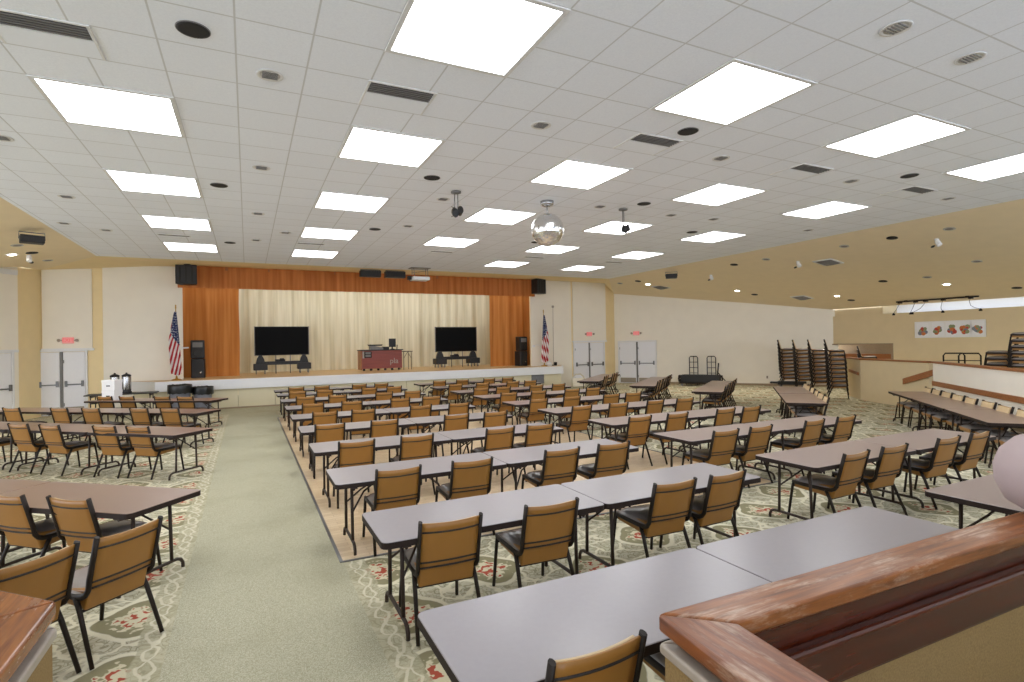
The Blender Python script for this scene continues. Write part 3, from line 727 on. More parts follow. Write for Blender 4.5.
def pa_stack(x, y, label, a=0):
    r = thing('stage_loudspeaker', label, 'loudspeaker', (x, y, 1.03), a, 'black loudspeaker stacks on the stage')
    MB().prism(rrect(.44, .46, .05, 3), 0, .70).build('subwoofer', M['blackp'], r, .012)
    MB().box(-.19, .19, -.242, -.225, .08, .64).build('sub_grille', M['blackg'], r)
    MB().prism([(-.23, -.22), (.23, -.22), (.17, .2), (-.17, .2)], .71, 1.38).build('top_cabinet', M['blackp'], r, .035)
    MB().lathe([(.14, 0), (.15, .012), (.12, .014), (.09, -.002), (.03, .005)], 20, M=Matrix.Translation((0, -.222, .92)) @ Matrix.Rotation(PI/2, 4, 'X')).build('woofer', M['blackg'], r)
    MB().box(-.16, .16, -.235, -.22, 1.12, 1.3).build('horn', M['greyp'], r, .02)
    MB().lathe([(.035, 0), (.035, .01), (.01, .012)], 12, M=Matrix.Translation((.08, -.242, .2)) @ Matrix.Rotation(PI/2, 4, 'X')).build('badge', M['steel'], r)
pa_stack(-1.63, 23.0, 'stacked black loudspeakers on stage before the left orange curtain')
pa_stack(11.62, 22.95, 'stacked black loudspeakers on stage before the right orange curtain', R(12))

def flag(x, y, label, mirror, sl):
    r = thing('flag', label, 'flag', (x, y, 1.03), 0, 'national flags on poles on the stage')
    MB().lathe([(.16, 0), (.15, .03), (.04, .06), (.025, .14)], 18).build('stand', M['gold'], r)
    MB().tube([(0, 0, .1), (0, 0, 2.45)], .014, 8).build('pole', M['gold'], r)
    MB().lathe([(.012, 0), (.03, .03), (.012, .07), (.03, .09), (.004, .14)], 10, (0, 0, 2.45)).build('finial', M['gold'], r)
    def f(u, v):
        k = v**.8
        xl = -.04-.17*min(1, k*1.9)*(1 if v < .6 else 1-.35*(v-.6)/.4); xr = .02+.15*k
        xx = xl+(xr-xl)*u
        return Vector((mirror*xx, -.03-.05*k*math.sin(u*15+v*2)-.03*k, 2.34-(2.18-.12*abs(u-.6))*v))
    MB().grid(f, 26, 30, uv=True).build('flag_cloth', M['flag'], r, fix=False)
flag(-2.19, 21.75, 'drooping striped flag on a pole at the left end of the stage', 1, 1)
flag(12.2, 21.75, 'drooping striped flag on a pole at the right end of the stage', -1, 1)
ms = thing('lamp_pole', 'thin tall pole with small knob beside the right flag', 'pole', (12.86, 22.05, 1.03))
MB().lathe([(.13, 0), (.13, .02), (.02, .04)], 16).build('base', M['greyp'], ms)
MB().tube([(0, 0, .03), (.02, 0, 2.72)], .011, 6).build('pole', M['molding'], ms)
MB().lathe([(.02, 0), (.06, .03), (.06, .09), (.02, .11)], 12, (.02, 0, 2.70)).build('knob', M['molding'], ms)
wl = thing('white_stage_lamp', 'small white desk lamp on stage edge behind the right flag', 'lamp', (12.55, 21.95, 1.03))
MB().lathe([(.14, 0), (.15, .1), (.06, .2), (.02, .22)], 16).build('shade', M['white'], wl)
MB().box(.3, .42, -.05, .05, 0, .16).build('plug_box', M['dark'], wl, .01)
gn = thing('gooseneck_cable', 'white curved gooseneck arm beside the right stage loudspeakers', 'cable', (11.95, 22.27, 1.9))
MB().tube([(0, 0, .05), (.15, 0, .12), (.35, 0, .08), (.5, 0, -.05), (.6, 0, -.3)], .012, 6).build('arm', M['white'], gn)
MB().box(-.06, .06, -.03, .03, .0, .1).build('clamp', M['white'], gn, .01)
rp = thing('lectern_arm', 'short white arm on the wall edge beside the left flag', 'arm', (-1.98, 22.24, 2.13))
MB().tube([(-.08, 0, 0), (.12, -.02, .01)], .025, 8).build('arm', M['white'], rp)
MB().box(-.1, -.06, -.05, .062, -.06, .06).build('plate', M['white'], rp)
M['guard'] = plain('pale_guard', (222, 214, 192), .6)
ib = thing('curved_guard', 'pale curved guard rail at the right end of the stage', 'railing', (13.75, 21.3, 0))
MB().tube([(-.35, 0, 0), (-.35, 0, .35), (-.3, 0, .52), (-.15, 0, .62), (.1, 0, .62), (.25, 0, .52), (.33, 0, .35), (.4, 0, 0)], .03, 8).build('rail', M['guard'], ib)
MB().box(-.33, .36, .0, .02, .05, .45).build('infill', M['cream'], ib)

# ------------------------------------------------------------------ chair
def make_chair():
    r = thing('banquet_chair', '', 'chair')
    # seat cushion, domed and rounded
    b = MB(); nx, ny = 10, 10
    def top(u, v):
        x = (u-.5)*2; y = (v-.5)*2
        e = (1-abs(x)**5)*(1-abs(y)**5)
        return Vector((.222*x*(1-.06*abs(y)**4), .375+.235*y*(1-.04*abs(x)**4), .455+.040*max(0, e)**.5+.008*(1-x*x)*(1-y*y)))
    b.grid(top, nx, ny)
    b.grid(lambda u, v: top(u, v)*Vector((1, 1, 0)).length*0+Vector((top(u, v).x, top(u, v).y, .435)), nx, ny)
    bmesh.ops.remove_doubles(b.bm, verts=b.bm.verts, dist=.0001)
    for loop in ([(u/nx, 0) for u in range(nx+1)], [(1, v/ny) for v in range(ny+1)], [(1-u/nx, 1) for u in range(nx+1)], [(0, 1-v/ny) for v in range(ny+1)]):
        for (a0, b0), (a1, b1) in zip(loop, loop[1:]):
            p, q = top(a0, b0), top(a1, b1)
            b.faces([(p.x, p.y, .435), (q.x, q.y, .435), tuple(q), tuple(p)], [(0, 1, 2, 3)])
    bmesh.ops.remove_doubles(b.bm, verts=b.bm.verts, dist=.0005)
    b.build('seat', M['seat'], r, smooth=True)
    # tan shell under the seat, its rear apron is what one sees from behind
    pts = [(.108, .490), (.150, .345), (.30, .365), (.60, .382), (.619, .452)]
    s = MB()
    A = s.verts([(-.205, y, z) for y, z in pts]); B = s.verts([(.205, y, z) for y, z in pts])
    s.bm.faces.new(A); s.bm.faces.new(B[::-1])
    for i in range(5): s.bm.faces.new([A[i], B[i], B[(i+1) % 5], A[(i+1) % 5]])
    s.build('seat_shell', M['vinyl'], r, .012)
    # back: line leaning back, slightly hollow panel
    def bl(z): return .005+(.842-z)*.27
    def back(off, thick, x0, z0, z1):
        m = MB()
        def f(u, v):
            x = (u-.5)*2*x0; z = z1+(z0-z1)*v
            bow = .022*(1-(x/x0)**2)
            return Vector((x, bl(z)+off-bow*.6, z-.010*(1-(x/x0)**2)*(1-v)))
        m.grid(f, 8, 8); m.grid(lambda u, v: f(u, v)+Vector((0, thick, 0)), 8, 8)
        ring = [(u/8, 0) for u in range(8)]+[(1, v/8) for v in range(8)]+[(1-u/8, 1) for u in range(8)]+[(0, 1-v/8) for v in range(8)]
        for (a0, b0), (a1, b1) in zip(ring, ring[1:]+ring[:1]):
            p, q = f(a0, b0), f(a1, b1); t_ = Vector((0, thick, 0))
            m.faces([tuple(p), tuple(q), tuple(q+t_), tuple(p+t_)], [(0, 1, 2, 3)])
        bmesh.ops.remove_doubles(m.bm, verts=m.bm.verts, dist=.0005)
        return m, f
    m, f = back(-.006, .016, .207, .492, .842)
    br = m.build('backrest', M['vinyl'], r, smooth=True)
    for zz in (.775, .545, .505):
        vv = (.842-zz)/(.842-.492)
        MB().tube([tuple(f(u/8, vv)+Vector((0, -.001, 0))) for u in range(9)], .0072, 6).build('piping', M['frame_edge'], br)
    m, f2 = back(.011, .022, .196, .50, .835)
    m.build('backrest_pad', M['vinyl_front'], r, smooth=True)
    for s_ in (-1, 1):
        X = s_*.221
        path = [(X, bl(.855), .855), (X, bl(.7), .70), (X, bl(.56), .56), (X, bl(.50)-.005, .495), (X, .118, .462), (X, .155, .443), (X, .22, .436), (X, .45, .437), (X, .60, .443)]
        MB().tube(path, .021, 8, rx=.0145).build('side_rail', M['frame'], r)
        MB().tube([(X, .215, .436), (s_*.228, .16, .33), (s_*.243, .03, .004)], [.018, .0165, .014], 8).build('leg', M['frame'], r)
        MB().tube([(X, .585, .440), (s_*.222, .60, .39), (s_*.235, .655, .004)], [.0165, .0155, .014], 8).build('leg', M['frame'], r)
    MB().tube([(-.225, .165, .345), (.225, .165, .345)], .010, 6).build('stretcher', M['frame'], r)
    MB().tube([(-.222, .59, .40), (.222, .59, .40)], .010, 6).build('stretcher', M['frame'], r)
    return r
chair0 = make_chair(); chair_used = [False]
DF = .004
def gz(x, y):
    return DF if (.77 < x < 6.9 and 5.43 < y < 17.6) else .0
def place_chair(x, y, a, label, group, z=None, jit=1.0):
    z = gz(x, y)+.0035 if z is None else z
    x += random.uniform(-.012, .012)*jit; y += random.uniform(-.015, .015)*jit; a += R(random.uniform(-2.5, 2.5))*jit
    if not chair_used[0]:
        chair_used[0] = True; chair0.location = (x, y, z); chair0.rotation_euler = (0, 0, a); chair0['label'] = label; chair0['group'] = group
        return chair0
    return dup(chair0, (x, y, z), a, label, group)

# ------------------------------------------------------------------ tables
def make_table(L, mat):
    W = .765
    r = thing('folding_table', '', 'table')
    tp = MB().prism(rrect(L, W, .05, 4), .712, .737).build('tabletop', mat, r, .003, 1)
    MB().prism(rrect(L+.006, W+.006, .052, 4), .690, .7335).build('edge_band', M['band'], tp)
    for e in (-1, 1):
        x = e*(L/2-.18)
        lg = MB()
        for yy in (-.20, .20): lg.tube([(x, yy*.92, .69), (x, yy, .11)], .0155, 8)
        lg.tube([(x, -.325, .014), (x, -.322, .06), (x, -.30, .095), (x, -.26, .112), (x, 0, .114), (x, .26, .112), (x, .30, .095), (x, .322, .06), (x, .325, .014)], .0155, 8)
        lg.tube([(x, -.32, .655), (x, .32, .655)], .012, 6)
        lg.build('folding_leg', M['tleg'], r)
        MB().tube([(x, -.20, .40), (x-e*.14, -.06, .56), (x-e*.36, 0, .688)], .010, 6).tube([(x, .20, .40), (x-e*.14, .06, .56), (x-e*.36, 0, .688)], .010, 6).build('brace', M['tleg'], r)
        MB().box(x-.03, x+.03, -.34, .34, .665, .692).build('leg_plate', M['tleg'], r)
    return r
tabs = {}
def place_table(L, x, y, a, label, group, z=None, brown=False):
    key = (L, brown); z = gz(x, y)+.0035 if z is None else z
    if key not in tabs:
        t = tabs[key] = make_table(L, {False: M['laminate'], True: M['laminate_b'], 2: M['laminate_half_sheen']}[brown])
        t.location = (x, y, z); t.rotation_euler = (0, 0, a); t['label'] = label; t['group'] = group
        return t
    return dup(tabs[key], (x, y, z), a, label, group)

yn_left = [1.90, 3.69, 5.45, 7.25, 9.07, 10.86, 12.66, 14.52, 16.45, 18.15]
yn_right = [1.93, 3.68, 5.43, 7.12, 8.92, 10.62, 12.42, 14.20, 16.10, 18.0]
x0l = [.735, .80, .745, .74, .74, .735, .74, .74, .74, .74]
CL = [[1.25, 2.06, 3.3, 3.97], [1.28, 2.08, 3.33, 3.96], [1.34, 2.14, 3.24, 3.97], [1.26, 2.05, 3.28, 3.95], [1.17, 2.03, 3.29, 4.02], [1.31, 2.02, 3.17, 3.99], [1.28, 2.11, 3.21, 3.95], [1.28, 2.05, 3.24, 4.01], [1.24, 1.98, 3.25, 3.98], [1.34, 2.10, 3.25, 3.96]]
CR = [[5.83, 6.58, 7.67, 8.40], [5.82, 6.55, 7.61, 8.33], [5.82, 6.50, 7.64, 8.41], [5.74, 6.52, 7.67, 8.31], [5.80, 6.65, 7.62, 8.41], [5.77, 6.64, 7.74, 8.37], [5.91, 6.78, 7.78, 8.46], [5.90, 6.58, 7.66, 8.42], [5.82, 6.74, 7.82, 8.46], [5.92, 6.76, 7.80, 8.52]]
for k in range(10):
    row = ORD[k]+' row'
    for j in range(2):
        place_table(1.83, x0l[k]+.915+1.838*j, yn_left[k]+.385, 0, 'grey folding table, %s one in the %s of the block beside the aisle' % (['aisle-side', 'inner'][j], row), 'tables of the middle block')
    for j in range(2):
        if k == 0 and j == 1: continue
        place_table(1.83, 5.24+.915+1.84*j, yn_right[k]+.385, 0, 'grey folding table, %s one in the %s of the right block' % (['left', 'right'][j], row), 'tables of the right block', brown=2)
    for j in range(4):
        if k == 0 and j > 1: continue
        place_chair(CL[k][j], yn_left[k]-.06+(.0 if k else -.02), 0, 'tan chair facing the stage, %s from the aisle in %s of aisle block' % (ORD[j], row), 'chairs of the middle block')
    for j in range(4):
        if k == 0: continue
        place_chair(CR[k][j], yn_right[k]-.06, 0, 'tan chair facing the stage, %s from the left in %s of right block' % (ORD[j], row), 'chairs of the right block')

# left block, turned towards the stage
def run(corner, deg, n, L=1.83, gap=.01):
    d = Vector((math.cos(R(deg)), math.sin(R(deg)))); nrm = Vector((-d.y, d.x))      # nrm points away from the stage side
    c = Vector(corner)
    return d, nrm, [c+d*(L/2+k*(L+gap))+nrm*.383 for k in range(n)]
LW = ['nearest row', 'second row', 'third row', 'farthest row']
for i, (corner, deg, n) in enumerate([((-.40, 5.95), 140.5, 2), ((-.53, 10.50), 138.5, 3), ((-.53, 13.70), 142.5, 3), ((-.47, 16.72), 147, 2)]):
    d, nrm, cs = run(corner, deg, n)
    for k, c in enumerate(cs):
        place_table(1.83, c.x, c.y, R(deg-180), 'brown folding table left of the aisle, %s, %s from the aisle' % (LW[i], ORD[k]), 'tables left of the aisle', brown=True)
chL = [[(-1.37, 5.69), (-1.90, 6.14)], [(-1.62, 10.47), (-2.13, 10.86), (-3.01, 11.57), (-3.55, 12.09), (-4.42, 12.85)], [(-1.49, 13.29), (-2.08, 13.71), (-3.05, 14.40), (-3.70, 14.93), (-4.72, 15.70)], [(-1.48, 16.50), (-2.05, 16.92), (-2.93, 17.58), (-3.48, 17.95)]]
for i, l in enumerate(chL):
    for k, (x, y) in enumerate(l):
        place_chair(x, y, R([-40, -41, -38, -34][i]), 'tan chair at left tables, %s, %s from the aisle' % (LW[i], ORD[k]), 'chairs left of the aisle')
place_chair(-.74, 4.54, R(45), 'tan chair set askew nearest the aisle, left foreground', 'loose chairs in the left foreground', jit=0)
place_chair(-1.14, 4.185, R(48), 'tan chair set askew at left frame edge behind wooden rail', 'loose chairs in the left foreground', jit=0)

# tables on the right, running diagonally, chairs on their far side
diag = [((10.53, 15.75), (13.68, 18.70), [.25, .32, .62, .72, .82], 'farthest, before the white doors'), ((10.66, 13.04), (13.90, 15.85), [.14, .28, .42, .60, .74, .88], 'second farthest'),
        ((10.75, 10.55), (14.02, 13.00), [.16, .32, .48, .64, .82], 'middle, before the hand trucks'), ((10.38, 7.46), (13.68, 10.40), [.08, .24, .40, .58, .74, .90], 'second nearest, before the chair stacks'),
        ((10.42, 4.02), (14.50, 7.78), [.03, .15, .27, .40, .52, .64, .76, .87, .97], 'nearest, beside the half wall')]
for gi, (p, q, ts, w) in enumerate(diag):
    P_, Q_ = Vector(p), Vector(q); d = (Q_-P_); Ltot = d.length; a = math.atan2(d.y, d.x); d.normalize(); nr = Vector((d.y, -d.x))
    n = 3 if gi == 4 else 2; L = 1.83 if gi == 4 else 2.14
    for k in range(n):
        c = P_+d*(Ltot*(k+.5)/n)
        place_table(L, c.x, c.y, a, 'brown diagonal folding table, %s, %s from its near end' % (w, ORD[k]), 'diagonal tables on the right', brown=True)
    for k, t in enumerate(ts):
        c = P_+d*(Ltot*t)+nr*.42
        place_chair(c.x, c.y, a+R(2), 'chair at the diagonal table %s, %s from near end' % (w, ORD[k]), 'chairs at the diagonal tables')

# stacked chairs
def stack(x, y, a, n, z0, where, group, lean=.0):
    fw = Vector((-math.sin(a), math.cos(a)))
    for k in range(n):
        lab = 'stacked tan chair, %s, %s from the bottom' % (where, ORD[k]) if k < 12 else where
        place_chair(x+fw.x*lean*k, y+fw.y*lean*k, a, lab, group, z=z0+.148*k+.0035, jit=.15)
SA = R(214)
stack(20.42, 15.92, SA, 9, 0, 'left stack before the cream wall', 'chairs in the tall stacks', -.006)
stack(20.10, 14.98, SA, 9, 0, 'second stack from left, behind the middle one', 'chairs in the tall stacks', -.006)
stack(19.38, 13.80, SA, 9, 0, 'middle stack with its back to the wall', 'chairs in the tall stacks', -.006)
stack(18.06, 12.24, SA, 9, 0, 'right stack against the tan half wall', 'chairs in the tall stacks', -.006)
stack(20.65, 12.75, R(214), 3, .6, 'low stack behind the tan half wall', 'chairs in the raised area')
stack(17.07, 6.60, R(22), 5, .6, 'shorter stack on the raised area at right', 'chairs in the raised area')
stack(16.49, 5.87, R(22), 8, .6, 'tall stack on the raised area at frame edge', 'chairs in the raised area')

# ------------------------------------------------------------------ raised area and half walls on the right
struct(MB().prism([(18.55, 11.15), (17.25, 8.85), (16.0, 7.8), (11.2, 3.3), (11.2, -6), (22.45, -6), (22.45, 14.7), (19.85, 12.42)], 0, .6).build('floor_raised', M['runner']))
def half_wall(pts, z0, h, th, name, label, mat, capmat, rail=None):
    r = thing(name, label, 'half wall')
    body = MB(); cap = MB()
    for p, q in zip(pts, pts[1:]):
        d = Vector((q[0]-p[0], q[1]-p[1])); L = d.length; a = math.atan2(d.y, d.x)
        T = Matrix.Translation((p[0], p[1], 0)) @ Matrix.Rotation(a, 4, 'Z')
        body.box(0, L, 0, th, z0, h-.05, T); cap.box(-.03, L+.03, -.03, th+.03, h-.05, h, T)
    body.build('panel', mat, r); cap.build('cap', capmat, r, .008)
    return r
hw = half_wall([(19.63, 12.53), (18.37, 11.25)], 0, 1.385, .12, 'half_wall', 'short tan half wall end behind the right chair stack', M['tan_dark'], M['trimwood'])
hw2 = half_wall([(18.37, 11.25), (16.95, 8.5)], 0, 1.39, .12, 'half_wall', 'tan half wall with wooden cap and sloping handrail', M['tan_dark'], M['trimwood'])
hw3 = half_wall([(16.02, 7.95), (11.0, 3.1)], 0, 1.43, .12, 'half_wall', 'long cream half wall with wooden cap beside the diagonal table', M['cream'], M['trimwood'])
# the wall faces the room on its left-hand side here, so the boards sit at negative offset
d = Vector((11.0-16.02, 3.1-7.95)).normalized(); a = math.atan2(d.y, d.x)
T = Matrix.Translation((16.02, 7.95, 0)) @ Matrix.Rotation(a, 4, 'Z')
MB().box(0, 6.9, -.03, 0, .80, .92, T).build('chair_rail', M['trimwood'], hw3, .006)
def board(p, q, z0, z1, hgt, name, parent, off=.05, th=.04):
    d = Vector((q[0]-p[0], q[1]-p[1])).normalized(); n = Vector((d.y, -d.x))
    pts = []
    for (x, y), z in ((p, z0), (q, z1)):
        for o in (off, off+th):
            for dz in (0, hgt): pts.append((x+n.x*o, y+n.y*o, z+dz))
    return MB().faces(pts, [(0,1,3,2), (4,6,7,5), (0,4,5,1), (2,3,7,6), (0,2,6,4), (1,5,7,3)]).build(name, M['trimwood'], parent, .006)
board((17.40, 9.37), (16.75, 8.12), .68, 1.06, .17, 'handrail', hw2, .03)
board((19.2, 12.1), (18.42, 11.30), .88, .82, .10, 'handrail', hw, .03)
# tubular loops of two chair dollies behind the cream half wall
for (x, y), w in zip(((16.12, 7.52), (16.06, 7.16)), ('left', 'right')):
    r = thing('chair_dolly', 'black tubular dolly handle above the cream half wall, %s one' % w, 'dolly', (x, y, .6), R(-65), 'dollies behind the half wall')
    MB().tube([(-.21, 0, .1), (-.21, 0, .98), (-.17, 0, 1.04), (.17, 0, 1.04), (.21, 0, .98), (.21, 0, .1)], .018, 8).tube([(-.21, 0, .86), (.21, 0, .86)], .012, 6).build('handle', M['frame'], r)
    MB().box(-.25, .25, -.05, .45, .08, .12).build('platform', M['frame'], r, .01)
    for dx in (-.2, .2):
        for dy in (0, .4): MB().lathe([(.035, -.012), (.04, 0), (.035, .012)], 12, M=Matrix.Translation((dx, dy, .04)) @ Matrix.Rotation(PI/2, 4, 'Y')).build('wheel', M['blackp'], r)

# hand trucks and table dollies along the right wall
def wall_pt(s, off):
    p = Vector((16.9, 22.74)); d = Vector((22.6-16.9, 14.75-22.74)).normalized(); n = Vector((d.y, -d.x))
    return p+d*s+n*off, math.atan2(d.y, d.x)
for s, w in ((3.92, 'left'), (4.72, 'right')):
    p, a = wall_pt(s, .28)
    r = thing('hand_truck', 'black grid-backed cart handle against the cream wall, %s one' % w, 'cart', (p.x, p.y, .0035), a, 'grid-backed carts by the wall')
    t = MB(); W_ = .19
    t.tube([(-W_, 0, .1), (-W_, 0, 1.26), (-W_+.05, 0, 1.33), (W_-.05, 0, 1.33), (W_, 0, 1.26), (W_, 0, .1)], .022, 8)
    t.build('handle_frame', M['frame'], r)
    t = MB(); t.tube([(0, 0, .1), (0, 0, 1.33)], .014, 6)
    for z in (.3, .55, .8, 1.06): t.tube([(-W_, 0, z), (W_, 0, z)], .014, 6)
    t.build('grid', M['frame'], r)
    MB().box(-.3, .3, -.55, .05, .09, .13).build('platform', M['frame'], r, .01)
    for dx in (-.25, .25):
        for dy in (-.48, 0): MB().lathe([(.03, -.015), (.045, 0), (.03, .015)], 12, M=Matrix.Translation((dx, dy, .045)) @ Matrix.Rotation(PI/2, 4, 'Y')).build('wheel', M['blackp'], r)
p, a = wall_pt(4.35, 1.1)
r = thing('folded_table_cart', 'long black cart piled with folded frames by the cream wall', 'cart', (p.x, p.y, .0035), a)
MB().box(-.95, .95, -.1, .25, .10, .16).build('deck', M['frame'], r, .01)
for k in range(4):
    MB().box(-.85+.03*k, .9-.05*k, -.12+.08*k, -.07+.08*k, .17, .50+.02*(k % 2)).build('folded_frame', M['blackp'], r, .02)
for e in (-1, 1):
    MB().lathe([(.03, -.03), (.06, -.03), (.06, .03), (.03, .03)], 14, M=Matrix.Translation((e*.8, -.05, .06)) @ Matrix.Rotation(PI/2, 4, 'X')).build('wheel', M['greyp'], r)
    for q in range(3): MB().tube([(e*(.9+.05*math.cos(t_*1.05))+.0, -.12+.1*q, .34+.17*math.sin(t_*1.05)) for t_ in range(6)], .025, 8, closed=True).build('end_ring', M['frame'], r)
MB().tube([(.75, -.05, .5), (.80, -.05, 1.05)], .03, 8).tube([(.78, -.1, .62), (1.25, -.1, .06)], .022, 8).build('pull_handle', M['frame'], r)
p, a = wall_pt(8.05, .75)
r = thing('flat_dolly', 'low black flat dolly on the floor beside the chair stacks', 'dolly', (p.x, p.y, .0035), a)
MB().prism(rrect(1.1, .5, .08, 3), .12, .26).build('deck', M['blackp'], r, .02)
MB().box(-.85, -.5, -.2, .15, .16, .24).build('tongue', M['blackp'], r, .03)
for e in (-1, 1):
    for yy in (-.18, .18): MB().lathe([(.04, -.02), (.06, 0), (.04, .02)], 12, M=Matrix.Translation((e*.42, yy, .06)) @ Matrix.Rotation(PI/2, 4, 'X')).build('wheel', M['greyp'], r)
p, a = wall_pt(7.05, 0.0)
r = thing('wall_outlet', 'small cream electrical outlet low on the long wall', 'outlet', (p.x, p.y, .38), a)
MB().box(-.035, .035, -.012, 0, -.06, .06).build('cover', M['molding'], r, .004)
MB().box(-.015, .015, -.014, -.011, .01, .035).box(-.015, .015, -.014, -.011, -.035, -.01).build('socket', M['dark'], r)

# ------------------------------------------------------------------ dance floor
df = thing('dance_floor', 'pale parquet dance floor with metal edge under the middle tables', 'dance floor', (.77, 5.43, 0))
MB().box(.03, 6.1, .03, 12.17, .001, DF).build('parquet', M['parquet'], df)
MB().box(0, 6.13, 0, .03, .001, DF+.006).box(0, .03, .03, 12.2, .001, DF+.006).box(6.1, 6.13, .03, 12.2, .001, DF+.006).box(.03, 6.1, 12.17, 12.2, .001, DF+.006).build('metal_edge', M['bar'], df)

# ------------------------------------------------------------------ far left: catering table, urns, boxes, trash cans
ct = thing('catering_table', 'dark catering table with urns beside the left stage end', 'table', (-3.5, 20.5, .0035))
tp = MB().prism(rrect(1.83, .7, .03, 2), .72, .75).build('tabletop', M['blackp'], ct, .004)
for e in (-1, 1):
    MB().tube([(e*.75, -.3, .72), (e*.75, -.3, 0)], .016, 8).build('leg', M['tleg'], ct)
    MB().tube([(e*.75, .3, .72), (e*.75, .3, 0)], .016, 8).build('leg', M['tleg'], ct)
    MB().box(e*.75-.02, e*.75+.02, -.32, .32, .66, .72).build('leg_plate', M['tleg'], ct)
for x, w in ((-3.70, 'left, half behind the cartons'), (-3.40, 'right, taller in view')):
    r = thing('coffee_urn', 'steel coffee urn on the catering table, '+w, 'urn', (x, 20.5, .7535), 0, 'steel coffee urns'); r.scale = (.95, .95, 1.14)
    MB().lathe([(.14, 0), (.15, .03), (.12, .06), (.13, .08)], 20).build('base', M['blackp'], r)
    MB().lathe([(.125, .08), (.13, .1), (.13, .44), (.125, .46)], 22).build('body', M['steel'], r)
    MB().lathe([(.135, .46), (.13, .49), (.06, .52), (.03, .525), (.03, .55), (.01, .56)], 20).build('lid', M['blackp'], r)
    MB().tube([(0, -.12, .13), (0, -.19, .13), (0, -.2, .09)], .014, 8).build('tap', M['blackp'], r)
for k, w in ((0, 'lower'), (1, 'upper')):
    r = thing('carton', 'white carton on the farthest left table, %s of two stacked' % w, 'box', (-3.32, 18.05, .7415+.275*k), R(-28+3*k), 'stacked white cartons')
    MB().box(-.17, .17, -.15, .15, 0, .262).build('box_body', M['boxw'], r, .004)
    MB().box(-.175, .175, -.155, .155, .2, .272).build('box_lid', M['boxw'], r, .004)
    MB().box(-.05, .05, -.154, -.148, .1, .13).build('hand_hole', M['dark'], r)
def trash(x, y, s, label):
    r = thing('trash_can', label, 'trash can', (x, y, .0035), 0, 'grey trash cans with black liners'); r.scale = (1, 1, 1.14)
    MB().lathe([(.21*s, 0), (.22*s, .02), (.27*s, .66*s), (.285*s, .68*s)], 24).build('can', M['trashgrey'], r)
    rn = random.Random(int(s*100))
    b = MB(); n = 36
    rings = []
    for zz, rr, wob in ((.50*s, .285*s, .02), (.60*s, .295*s, .014), (.69*s, .297*s, .006), (.715*s, .285*s, .01), (.66*s, .25*s, .01), (.5*s, .2*s, 0)):
        rings.append([b.bm.verts.new(((rr+rn.uniform(0, wob))*math.cos(2*PI*k/n), (rr+rn.uniform(0, wob))*math.sin(2*PI*k/n), zz+rn.uniform(-wob, wob))) for k in range(n)])
    for A, B in zip(rings, rings[1:]):
        for k in range(n): b.bm.faces.new([A[k], A[(k+1) % n], B[(k+1) % n], B[k]])
    b.bm.faces.new(rings[-1])
    b.build('liner', M['liner'], r, smooth=True)
trash(-1.98, 20.50, 1.16, 'larger grey trash can with black liner before the stage')
trash(-1.34, 20.62, 1.04, 'smaller grey trash can with black liner before the stage')

# ------------------------------------------------------------------ foreground railings
CT = 1.07
def poly(mb, pts, z0, z1): mb.prism(pts, z0, z1); return mb
def offs(p, q, d):
    v = Vector((q[0]-p[0], q[1]-p[1])).normalized(); n = Vector((v.y, -v.x))*d
    return [(p[0]+n.x, p[1]+n.y), (q[0]+n.x, q[1]+n.y)]
rr_ = thing('railing_wall', 'carpeted half wall with worn wooden cap at lower right foreground', 'railing')
poly(MB(), [(1.346, 1.580), (7.0, 1.47), (7.0, 1.27), (1.552, 1.396)], 1.005, CT).build('cap', M['cap'], rr_, .012, 3)
poly(MB(), [(1.344, 1.577), (1.549, 1.393), (1.30, -1.5), (1.04, -1.5)], 1.005, CT).build('cap', M['capy'], rr_, .012, 3)
poly(MB(), [(1.40, 1.535), (7.0, 1.43), (7.0, 1.31), (1.50, 1.42), (1.27, -1.5), (1.09, -1.5)], .30, 1.005).build('core', M['mahog'], rr_)
mo_ = MB(); poly(mo_, [(1.343, 1.575), (7, 1.468), (7, 1.425), (1.40, 1.53)], .925, .968); poly(mo_, [(1.343, 1.575), (1.40, 1.53), (1.09, -1.5), (1.035, -1.5)], .925, .968)
mo_.build('edge_molding', M['molding'], rr_, .012, 3)  # wooden bullnose; its highlight is put into the taupe colour
fb = MB(); poly(fb, [(1.36, 1.562), (7, 1.455), (7, 1.425), (1.40, 1.53)], 0, .925); poly(fb, [(1.36, 1.562), (1.40, 1.53), (1.09, -1.5), (1.05, -1.5)], 0, .925)
fb.build('carpet_facing', M['fabric'], rr_)
poly(MB(), [(1.49, 1.425), (7, 1.315), (7, 1.245), (1.565, 1.36)], .73, .905).build('inner_ledge', M['mahog'], rr_, .02, 3)
poly(MB(), [(1.49, 1.425), (1.55, 1.37), (1.33, -1.5), (1.26, -1.5)], .73, .905).build('inner_ledge', M['mahog'], rr_, .02, 3)
fi = MB(); poly(fi, [(1.50, 1.42), (7, 1.31), (7, 1.275), (1.545, 1.385)], .3, .73); poly(fi, [(1.50, 1.42), (1.54, 1.385), (1.31, -1.5), (1.27, -1.5)], .3, .73)
fi.build('carpet_facing', M['fabric'], rr_)
rl = thing('railing_wall', 'carpeted half wall with wooden cap corner at lower left foreground', 'railing')
poly(MB(), [(-.703, 2.78), (-.905, 2.70), (-.93, -1.5), (-.725, -1.5)], 1.005, CT).build('cap', M['capl'], rl, .012, 3)
poly(MB(), [(-.705, 2.784), (-2.3, 4.38), (-2.44, 4.24), (-.908, 2.704)], 1.005, CT).build('cap', M['capl'], rl, .012, 3)
poly(MB(), [(-.745, 2.75), (-2.31, 4.33), (-2.41, 4.23), (-.87, 2.70), (-.895, -1.5), (-.765, -1.5)], .3, 1.005).build('core', M['mahog'], rl)
